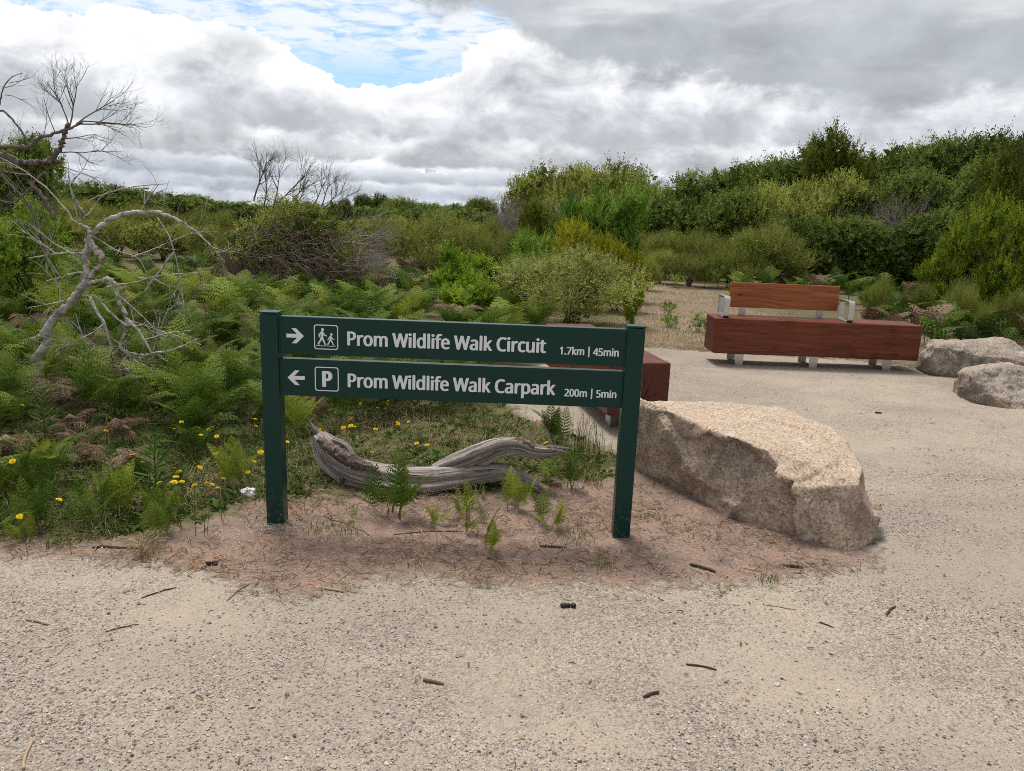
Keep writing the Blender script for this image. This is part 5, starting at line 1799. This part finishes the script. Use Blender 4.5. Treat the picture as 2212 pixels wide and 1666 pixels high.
rng = np.random.default_rng(77)
P = scatter(90000, 2.9, 8.0, lambda y: -0.95 * y - 0.3, lambda y: np.full_like(y, 0.9), rng, 1.3)
dgp, dsp = sdist(P, GRAVEL), sdist(P, SOIL)
nz1 = vnoise(P, 3.0, 1.0)
nz2 = vnoise(P, 8.0, 4.0)
keep = (dgp < -0.10 + 0.22 * nz1 + 0.12 * nz2) & ((dsp < -0.06 + 0.30 * nz1 + 0.15 * nz2) | (rng.random(len(P)) < 0.006)) & (rng.random(len(P)) < np.clip(0.62 + 1.0 * nz1, 0.15, 1))
P = P[keep]
t_ = np.clip(0.62 + 0.22 * ss(P[:, 0], -1.6, -0.6) + 0.60 * vnoise(P, 1.6, 5.0) + rng.normal(0, 0.20, len(P)), 0, 1)
g1 = blades('grass', P, 0.03 + 0.07 * rng.random(len(P)) + 0.14 * (rng.random(len(P)) < 0.10) * rng.random(len(P)), rng.uniform(0.0022, 0.0045, len(P)), t_, rng, 0.9)
tag(g1, 'short green and straw coloured grass between the ferns and the soil', 'grass', kind='stuff')
P = scatter(42000, 8.6, 21.0, lambda y: 0.02 * y + 0.4, lambda y: 0.75 * y, rng, 1.4)
ddp = sdist(P, DRY)
keep = (ddp > -0.5 + 0.5 * rng.random(len(P))) & (sdist(P, GRAVEL) < -0.03)
P = P[keep]
t_ = np.clip(0.86 + 0.35 * vnoise(P, 0.9, 2.0) + rng.normal(0, 0.12, len(P)), 0, 1)
g2 = blades('grass', P, rng.uniform(0.02, 0.06, len(P)), rng.uniform(0.004, 0.009, len(P)), t_, rng, 1.1)
tag(g2, 'dry straw coloured grass behind the bench', 'grass', kind='stuff')

# broad-leaved weeds in the grass
m_weed = leaf_mat('weed_leaf', [(0.028, 0.062, 0.012), (0.058, 0.110, 0.022), (0.10, 0.155, 0.032), (0.16, 0.20, 0.055)], 0.5, 0.25, objvar=0.0)
P = scatter(4200, 3.0, 6.5, lambda y: -0.9 * y - 0.2, lambda y: np.full_like(y, 0.7), rng, 1.2)
P = P[(sdist(P, GRAVEL) < -0.14 + 0.2 * vnoise(P, 4.0)) & (sdist(P, SOIL) < -0.05 + 0.25 * vnoise(P, 5.0, 3.0))]
Q, T = [], []
for x, y in P:
    k = int(rng.integers(4, 8))
    c = np.array([x, y, gz(x, y)])
    a = rng.uniform(0, 6.28) + np.arange(k) * 6.283 / k
    d = nrm(np.stack([np.cos(a), np.sin(a), rng.uniform(0.15, 0.9, k)], -1))
    ll = rng.uniform(0.03, 0.075) * rng.uniform(0.7, 1.2, k)
    Q.append(leaf_quads(np.repeat(c[None], k, 0), d, ll, ll * 0.35, rng, 0.1))
    T.append(np.clip(rng.normal(0.5, 0.2) + rng.normal(0, 0.1, k), 0, 1))
o = link('weeds', leaves_mesh('weeds', np.concatenate(Q), np.concatenate(T)), m_weed)
tag(o, 'low broad-leaved weeds spread through the grass', 'weeds', kind='stuff')

# straw, fern stalks and bark crumbs lying about
m_litter = leaf_mat('dry_litter', [(0.060, 0.038, 0.026), (0.145, 0.092, 0.060), (0.255, 0.175, 0.105), (0.38, 0.29, 0.17)], 0.9, 0.05, spec=0.1, objvar=0.0)


def straw(name, P, ln, wd, rng, label, lift=0.02):
    n = len(P)
    z = hfun(P) + 0.004 + lift * rng.random(n) ** 2
    a = rng.uniform(0, 6.28, n)
    d = np.stack([np.cos(a), np.sin(a), rng.normal(0, 0.10, n)], -1)
    s_ = np.stack([-np.sin(a), np.cos(a), rng.normal(0, 0.3, n)], -1)
    c = np.column_stack([P, z])
    bow = s_ * (ln * rng.normal(0, 0.10, n))[:, None]
    w = (wd * 0.5)[:, None] * s_
    A, B = c - d * (ln * 0.5)[:, None], c + d * (ln * 0.5)[:, None]
    A[:, 2] = np.maximum(A[:, 2], hfun(P) + 0.002)
    B[:, 2] = np.maximum(B[:, 2], hfun(P) + 0.002)
    up_ = np.array([0, 0, 1.0]) * (wd * 0.6)[:, None]
    M_ = c + bow
    V = np.stack([A - w, A + w, M_ - w + up_, M_ + w + up_, B - w * 0.5, B + w * 0.5], 1).reshape(-1, 3)
    i = np.arange(n)[:, None] * 6
    F = np.concatenate([i + np.array([[0, 1, 3, 2]]), i + np.array([[2, 3, 5, 4]])])
    o = link(name, np_mesh(name, V, F, {'tint': np.repeat(rng.beta(2, 2, n), 6)}), m_litter)
    return tag(o, label, 'litter', kind='stuff')


P = scatter(38000, 2.6, 7.0, lambda y: -0.95 * y - 0.2, lambda y: np.full_like(y, 1.6), rng, 1.2)
dgp = sdist(P, GRAVEL)
nz1 = vnoise(P, 2.4, 8.0)
keep = (dgp < 0.0 + 0.06 * rng.normal(size=len(P))) & (rng.random(len(P)) < np.clip(0.45 + 1.3 * nz1, 0.05, 1))
P = P[keep]
straw('leaf_litter', P, rng.uniform(0.015, 0.09, len(P)), rng.uniform(0.0016, 0.0042, len(P)), rng, 'dry straw and broken bracken stalks scattered over soil and grass')
P = scatter(5500, 2.55, 4.3, lambda y: np.full_like(y, -2.6), lambda y: np.full_like(y, 1.75), rng, 1.0)
nz1 = vnoise(P, 3.5, 12.0)
P = P[(sdist(P, SOIL) > -0.12) & (sdist(P, GRAVEL) < 0.08) & (rng.random(len(P)) < np.clip(0.25 + 1.6 * nz1, 0.03, 1))]
straw('leaf_litter', P, rng.uniform(0.008, 0.06, len(P)), rng.uniform(0.0018, 0.006, len(P)), rng, 'dark bracken crumbs and straw strewn on the bare soil', 0.012)
P = scatter(420, 1.6, 4.2, lambda y: -0.85 * y - 0.3, lambda y: 0.85 * y + 0.3, rng, 1.0)
P = P[sdist(P, GRAVEL) > 0.0]
straw('bark_crumbs', P, rng.uniform(0.008, 0.035, len(P)), rng.uniform(0.002, 0.006, len(P)), rng, 'tiny bark crumbs scattered on the gravel', 0.004)
P = scatter(150, 4.2, 8.2, lambda y: 0.15 * y, lambda y: 0.75 * y, rng, 1.0)
P = P[sdist(P, GRAVEL) > 0.0]
straw('bark_crumbs', P, rng.uniform(0.015, 0.05, len(P)), rng.uniform(0.004, 0.008, len(P)), rng, 'dark bark crumbs scattered on the gravel before the bench', 0.004)

# ================================================================== yellow flowers
m_petal = leaf_mat('yellow_petal', [(0.55, 0.36, 0.005), (0.72, 0.50, 0.008), (0.80, 0.60, 0.012), (0.85, 0.68, 0.03)], 0.55, 0.2, objvar=0.2)
m_fstem = plain('flower_stem', (0.075, 0.105, 0.028), 0.7, var=0.3)


def flower_head(seed):
    rng = np.random.default_rng(seed)
    B, D_, L = [], [], []
    for ring, (k, el, ln) in enumerate(((15, 0.12, 0.0165), (12, 0.45, 0.0125), (8, 0.95, 0.008))):
        a = np.arange(k) * 6.283 / k + ring * 0.3 + rng.normal(0, 0.06, k)
        D_.append(nrm(np.stack([np.cos(a), np.sin(a), np.full(k, el) + rng.normal(0, 0.06, k)], -1)))
        B.append(np.stack([np.cos(a) * 0.002, np.sin(a) * 0.002, np.full(k, 0.001 * ring)], -1))
        L.append(np.full(k, ln) * rng.uniform(0.85, 1.1, k))
    B, D_, L = np.concatenate(B), np.concatenate(D_), np.concatenate(L)
    sd_ = nrm(np.cross(D_, np.array([0, 0, 1.0])))
    w = (L * 0.22)[:, None]
    Q = np.stack([B - sd_ * w * 0.4, B + D_ * (L * 0.9)[:, None] - sd_ * w, B + D_ * L[:, None], B + D_ * (L * 0.9)[:, None] + sd_ * w], 1)
    return leaves_mesh('flower_head', Q, np.clip(rng.normal(0.5, 0.2, len(Q)), 0, 1))


HEADS = [flower_head(i) for i in range(3)]
rng = np.random.default_rng(9)
FLW = [(27, 997), (48, 876), (36, 826), (285, 983), (308, 999), (229, 931), (392, 912), (377, 927), (258, 836), (276, 800), (472, 795), (505, 808), (516, 805), (530, 802), (440, 894), (476, 894), (430, 925), (450, 928), (434, 940), (468, 943),
       (376, 1012), (386, 1020), (380, 1031), (376, 1042), (393, 1041), (420, 1049), (446, 1044), (458, 1047), (432, 1010), (482, 1034), (478, 1007), (466, 980), (549, 998), (553, 921), (550, 906), (563, 977), (534, 713), (535, 1020), (42, 1116), (127, 1080),
       (344, 1043), (470, 1054), (598, 890), (601, 931), (588, 850), (620, 955), (614, 945), (690, 929), (742, 924), (766, 922), (758, 920), (811, 928), (838, 867), (815, 882), (833, 884), (836, 873), (883, 911), (859, 915), (803, 978), (900, 958), (922, 962), (986, 946), (1064, 953), (1180, 957), (779, 872), (760, 904)]
for i, (x, y) in enumerate(FLW):
    hgt = rng.uniform(0.10, 0.26)
    # the head stands hgt above the ground along that sight line
    h = on_ground(x, y, hgt)
    z0 = gz(h.x, h.y)
    o = empty('yellow_flower', (h.x, h.y, z0))
    tag(o, 'small yellow dandelion-like flower on a thin stem in the grass', 'flower', 'yellow flowers in the grass')
    tb = Tubes()
    lean_ = rng.normal(0, 0.02, 2)
    tb.add(np.array([(lean_[0], lean_[1], -0.01), (lean_[0] * 0.5, lean_[1] * 0.3, hgt * 0.5), (0, 0, hgt - z0)]), [0.0016, 0.0013, 0.0011], 4, cap=False)
    link('stem', tb.mesh('stem'), m_fstem, o)
    hd = link('flower_head', HEADS[i % 3], m_petal, o)
    hd.location = (0, 0, hgt - z0)
    hd.rotation_euler = (rng.normal() * 0.35 + 0.25, rng.normal() * 0.3, rng.uniform(0, 6.28))
    hd.scale = (rng.uniform(0.6, 0.95),) * 3

# ================================================================== single plants, sticks and droppings
def leafy_stalk(x, y, hgt, label, rng):
    """fleabane-like weed: upright stalk with whorls of narrow leaves"""
    o = empty('weed_plant', (x, y, gz(x, y)))
    tb = Tubes()
    tb.add(np.array([(0, 0, -0.02), (0.006, 0, hgt * 0.5), (0.01, 0.004, hgt)]), [0.005, 0.004, 0.0025], 5, cap=False)
    link('stem', tb.mesh('stem'), m_fstem, o)
    k = 70
    t_ = np.linspace(0.12, 1.0, k)
    a = np.arange(k) * 2.4
    b = np.stack([0.008 * t_, np.zeros(k), hgt * t_], -1)
    d = nrm(np.stack([np.cos(a), np.sin(a), 0.25 + 0.9 * t_ ** 2], -1) + rng.normal(size=(k, 3)) * 0.1)
    ll = hgt * 0.34 * (1.15 - 0.55 * t_) * rng.uniform(0.8, 1.15, k)
    link('leaves', leaves_mesh('leaves', leaf_quads(b, d, ll, ll * 0.16, rng, 0.2), np.clip(rng.normal(0.55, 0.15, k), 0, 1)), m_weed, o)
    return tag(o, label, 'weed')


rng = np.random.default_rng(15)
for (x, y), hgt, lab in (((338, 1100), 0.34, 'upright leafy weed with narrow leaves in the front of the bracken'), ((98, 960), 0.30, 'broad leafy weed at the left of the bracken'), ((30, 920), 0.36, 'pale leafy weed stalk at the left edge of the bracken'),
                         ((713, 1040), 0.16, 'small leafy weed against the left end of the log'), ((1240, 700), 0.30, 'low weed beneath the grey-green bush')):
    g = on_ground(x, y)
    leafy_stalk(g.x, g.y, hgt, lab, rng)
for (x, y), hgt, hw, lab in (((1440, 686), 0.16, 15, 'small green tuft on the dry grass by the bench'), ((1506, 718), 0.17, 16, 'low round green seedling bush on dry grass near the bench'), ((1445, 708), 0.12, 16, 'flat green seedling on the dry grass'),
                             ((1460, 626), 0.30, 22, 'small olive seedling at the far end of the dry grass')):
    g = on_ground(x, y)
    o = empty('seedling', (g.x, g.y, gz(g.x, g.y)), 0.3)
    w_ = hw / px_m(g.y)
    link('leaves', crown('leaves', int(x), (w_, w_, hgt * 1.3), 9, 70, 9, 0.06, (0.035, 0.32), up=0.6, spread=0.5, inner=0, bottom=0.0, shell=0.8, irregular=0.5), M_WATTLE, o)
    link('stems', stems('stems', int(x), (w_, w_, hgt), 5, 0.005), m_stem, o)
    tag(o, lab, 'seedling')

# rushes at the gravel edge and dry grass tufts
m_rush = leaf_mat('rush', [(0.035, 0.055, 0.015), (0.075, 0.095, 0.030), (0.14, 0.14, 0.05), (0.24, 0.20, 0.09)], 0.6, 0.1, objvar=0.0)
m_drytuft = leaf_mat('dry_tuft', [(0.17, 0.115, 0.055), (0.27, 0.20, 0.10), (0.36, 0.28, 0.15), (0.44, 0.36, 0.21)], 0.8, 0.1, objvar=0.0)


def tuft(name, x, y, n, hgt, spread, mat, label, rng, wid=0.0028, lean=0.5):
    xy = np.stack([rng.normal(0, spread, n), rng.normal(0, spread, n)], -1)
    o = blades(name, xy + np.array([x, y]), rng.uniform(0.5, 1.0, n) * hgt, np.full(n, wid), np.clip(rng.normal(0.5, 0.25, n), 0, 1), rng, lean, mat)
    me_ = o.data
    z0 = gz(x, y)
    me_.transform(Matrix.Translation((-x, -y, -z0)))
    o.location = (x, y, z0)
    return tag(o, label, 'grass tuft')


for (x, y), n, hgt, sp, mt, lab, ln in (((1258, 1000), 34, 0.42, 0.035, m_rush, 'thin upright rushes at the gravel edge left of the right post', 0.3), ((1290, 985), 22, 0.36, 0.05, m_rush, 'sparser rushes beside the gravel', 0.4),
                                      ((310, 1205), 60, 0.16, 0.022, m_drytuft, 'uprooted straw coloured grass tuft at the edge of the gravel', 1.0), ((462, 1083), 70, 0.10, 0.03, m_drytuft, 'matted dry grass tuft beside the scrap of tissue', 1.0),
                                      ((2085, 705), 50, 0.55, 0.10, m_drytuft, 'tall dry grass stalks beside the boulder pair', 0.45), ((2195, 735), 60, 0.50, 0.10, m_drytuft, 'tall dry grass behind the rear boulder', 0.5),
                                      ((735, 1150), 80, 0.05, 0.05, m_grass, 'low green grass tuft on red soil below the log', 1.0), ((1235, 1160), 90, 0.06, 0.06, m_grass, 'low green grass tuft left of the right post', 1.0),
                                      ((1300, 1222), 60, 0.04, 0.03, m_grass, 'tiny green grass tuft right of the lacy fern', 1.0), ((1665, 1255), 60, 0.045, 0.03, m_grass, 'tiny grass tuft at the gravel edge below the big boulder', 1.0),
                                      ((1395, 1122), 40, 0.04, 0.03, m_grass, 'tiny grass tuft between right post and big boulder', 1.0), ((680, 1150), 60, 0.05, 0.04, m_grass, 'small grass tuft right of the left post', 1.0)):
    g = on_ground(x, y)
    tuft('grass_tuft', g.x, g.y, n, hgt, sp, mt, lab, rng, 0.003 if mt is not m_rush else 0.0035, ln)

# ---- sticks
m_stick_d = plain('dark_stick', (0.060, 0.042, 0.034), 0.9, var=0.5, scale=60)
m_stick_r = plain('red_brown_stick', (0.16, 0.075, 0.050), 0.9, var=0.4, scale=60)
m_stick_p = plain('pale_stick', (0.36, 0.28, 0.19), 0.9, var=0.35, scale=60)


def stick(a, b, w, mat, label, seed, bow=0.05):
    w = w * 0.75
    rng = np.random.default_rng(seed)
    A, B = on_ground(*a), on_ground(*b)
    L = (B - A).length
    mid = (A + B) / 2
    n = 7
    pts = []
    for i in range(n):
        t_ = i / (n - 1)
        p = A.lerp(B, t_)
        s_ = Vector((-(B - A).y, (B - A).x, 0)).normalized()
        p = p + s_ * (math.sin(t_ * math.pi) * bow * L + rng.normal() * 0.012 * L)
        pts.append((p.x, p.y, gz(p.x, p.y) + w * 0.5))
    pts = np.array(pts) - np.array([mid.x, mid.y, 0])
    tb = Tubes()
    tb.add(pts, w * 0.5 * np.array([0.75, 1, 1.05, 0.95, 1, 0.85, 0.5]) * rng.uniform(0.85, 1.15, n), 7, 0.15, rng)
    o = link('stick', tb.mesh('stick'), mat)
    o.location = (mid.x, mid.y, 0)
    return tag(o, label, 'stick')


for k, (a, b, w, mt, lab) in enumerate((
        ((1482, 1437), (1548, 1449), 0.009, m_stick_d, 'thin dark straight twig lying on the gravel'), ((1390, 1508), (1424, 1497), 0.014, m_stick_d, 'short thick grey-brown twig on the gravel'),
        ((914, 1470), (958, 1480), 0.013, m_stick_r, 'reddish brown bark chip on the gravel'), ((228, 1366), (300, 1350), 0.007, m_stick_r, 'long thin brown twig on the gravel left'),
        ((57, 1341), (104, 1352), 0.014, m_stick_p, 'pale split wood chip at the left of the gravel'), ((698, 1455), (706, 1415), 0.006, m_stick_p, 'thin straw coloured twig on the open gravel'),
        ((305, 1293), (382, 1270), 0.007, m_stick_d, 'thin curved dark twig near the soil edge'), ((52, 1666), (72, 1600), 0.012, m_stick_p, 'pale wood sliver at the bottom corner of the gravel'),
        ((700, 1274), (742, 1281), 0.012, m_stick_p, 'pale flat bark chip below the soil patch'), ((200, 1184), (310, 1188), 0.013, m_stick_d, 'dark rotten stick at the gravel edge'),
        ((1490, 1222), (1545, 1238), 0.018, m_stick_d, 'dark knobbly stick on the soil below the boulder'), ((1690, 1225), (1735, 1228), 0.016, m_stick_d, 'short dark cone-like stick by the boulder'),
        ((1165, 1182), (1222, 1186), 0.014, m_stick_d, 'dark bark stick right of the ferns'), ((1655, 1308), (1720, 1318), 0.006, m_stick_p, 'thin bleached curved twig on the gravel'),
        ((850, 1157), (1000, 1150), 0.007, m_stick_r, 'long brown bracken stalk lying on the soil'), ((490, 1300), (540, 1262), 0.005, m_stick_r, 'fine twig across the soil edge'),
        ((1770, 1345), (1800, 1357), 0.007, m_stick_d, 'small dark twig toward the right path'), ((1890, 893), (1905, 894), 0.020, m_stick_d, 'dark chip on the gravel before the bench'),
        ((1915, 1330), (1935, 1312), 0.012, m_stick_d, 'crooked bark scrap on the gravel right'), ((700, 1120), (800, 1160), 0.005, m_stick_r, 'thin stem lying on the soil under the log'))):
    stick(a, b, w, mt, lab, 300 + k)
# pale branch lying in the grass behind the log, and a grey log in the bracken at the left
def fallen(pts, rs, label, seed, Y):
    P0 = [at(x, y, Yq) for (x, y), Yq in zip(pts, Y)]
    o0 = Vector((P0[0].x, P0[0].y, 0))
    o = empty('fallen_branch', o0)
    limb('wood', P0, rs, o, tuple(o0), None, 9, seed)
    return tag(o, label, 'branch')


fallen([(735, 920), (770, 915), (822, 908)], [0.008, 0.016, 0.020], 'pale broken branch lying in the grass behind the log', 41, [5.05, 5.10, 5.15])
fallen([(-20, 800), (20, 770), (60, 745), (95, 725)], [0.05, 0.055, 0.05, 0.03], 'grey fallen limb half buried in bracken at the left', 42, [6.4, 6.45, 6.5, 6.6])
fallen([(265, 720), (300, 650), (335, 600), (375, 545)], [0.02, 0.026, 0.018, 0.006], 'pale forked dead branch rising from the bracken', 43, [8.0, 8.0, 8.0, 8.0])

# ---- droppings
m_drop = plain('black_dropping', (0.012, 0.011, 0.011), 0.55, var=0.3, scale=80)


def dropping(x, y, r, seed, label, group):
    g = on_ground(x, y)
    bm = bmesh.new()
    bmesh.ops.create_icosphere(bm, subdivisions=2, radius=r)
    for v in bm.verts:
        v.co *= 1 + 0.18 * mnoise.noise(v.co * 60 + Vector((seed, 0, 0)))
        v.co.x *= 1.15
        v.co.z *= 0.85
    o = bm_to('dropping', bm, m_drop, None, True)
    o.location = (g.x, g.y, gz(g.x, g.y) + r * 0.7)
    return tag(o, label, 'dropping', group)


for i, (x, y) in enumerate(((1216, 1312), (1226, 1311), (1238, 1312))):
    dropping(x, y, 0.011, i, 'black animal dropping in the row of three on the gravel', 'row of three droppings')
for i, (x, y) in enumerate(((450, 1221), (464, 1220))):
    dropping(x, y, 0.012, 10 + i, 'black animal dropping in the pair at the soil edge', 'pair of droppings')

# ---- scrap of tissue
m_tissue = plain('white_tissue', (0.80, 0.79, 0.78), 0.9, var=0.05)
g = on_ground(540, 1084)
bm = bmesh.new()
bmesh.ops.create_icosphere(bm, subdivisions=3, radius=0.034)
for v in bm.verts:
    k = 1 + 0.55 * mnoise.noise(v.co * 45) + 0.35 * mnoise.noise(v.co * 110)
    v.co = Vector((v.co.x * k * 1.1, v.co.y * k * 0.8, v.co.z * k * 0.75))
o = bm_to('tissue', bm, m_tissue)
o.location = (g.x, g.y, gz(g.x, g.y) + 0.018)
tag(o, 'crumpled white paper tissue on the soil by the left post', 'tissue')
# ---- pale grit heaped at the foot of the left post
rng = np.random.default_rng(61)
P = np.stack([rng.normal(-1.075, 0.055, 700), rng.normal(3.245, 0.035, 700)], -1)
o = stones('grit', P, rng.uniform(0.004, 0.011, 700), rng, m_peb)
tag(o, 'pale grit spilled at the foot of the left sign post', 'gravel', kind='stuff')
P = np.stack([rng.uniform(-1.9, 1.6, 2600), rng.uniform(2.55, 4.2, 2600)], -1)
P = P[(sdist(P, SOIL) > -0.1) & (sdist(P, GRAVEL) < 0.05)]
o = stones('grit', P, rng.lognormal(math.log(0.0055), 0.35, len(P)).clip(0.003, 0.014), rng, m_peb)
tag(o, 'scattered pale grit on the bare soil', 'gravel', kind='stuff')
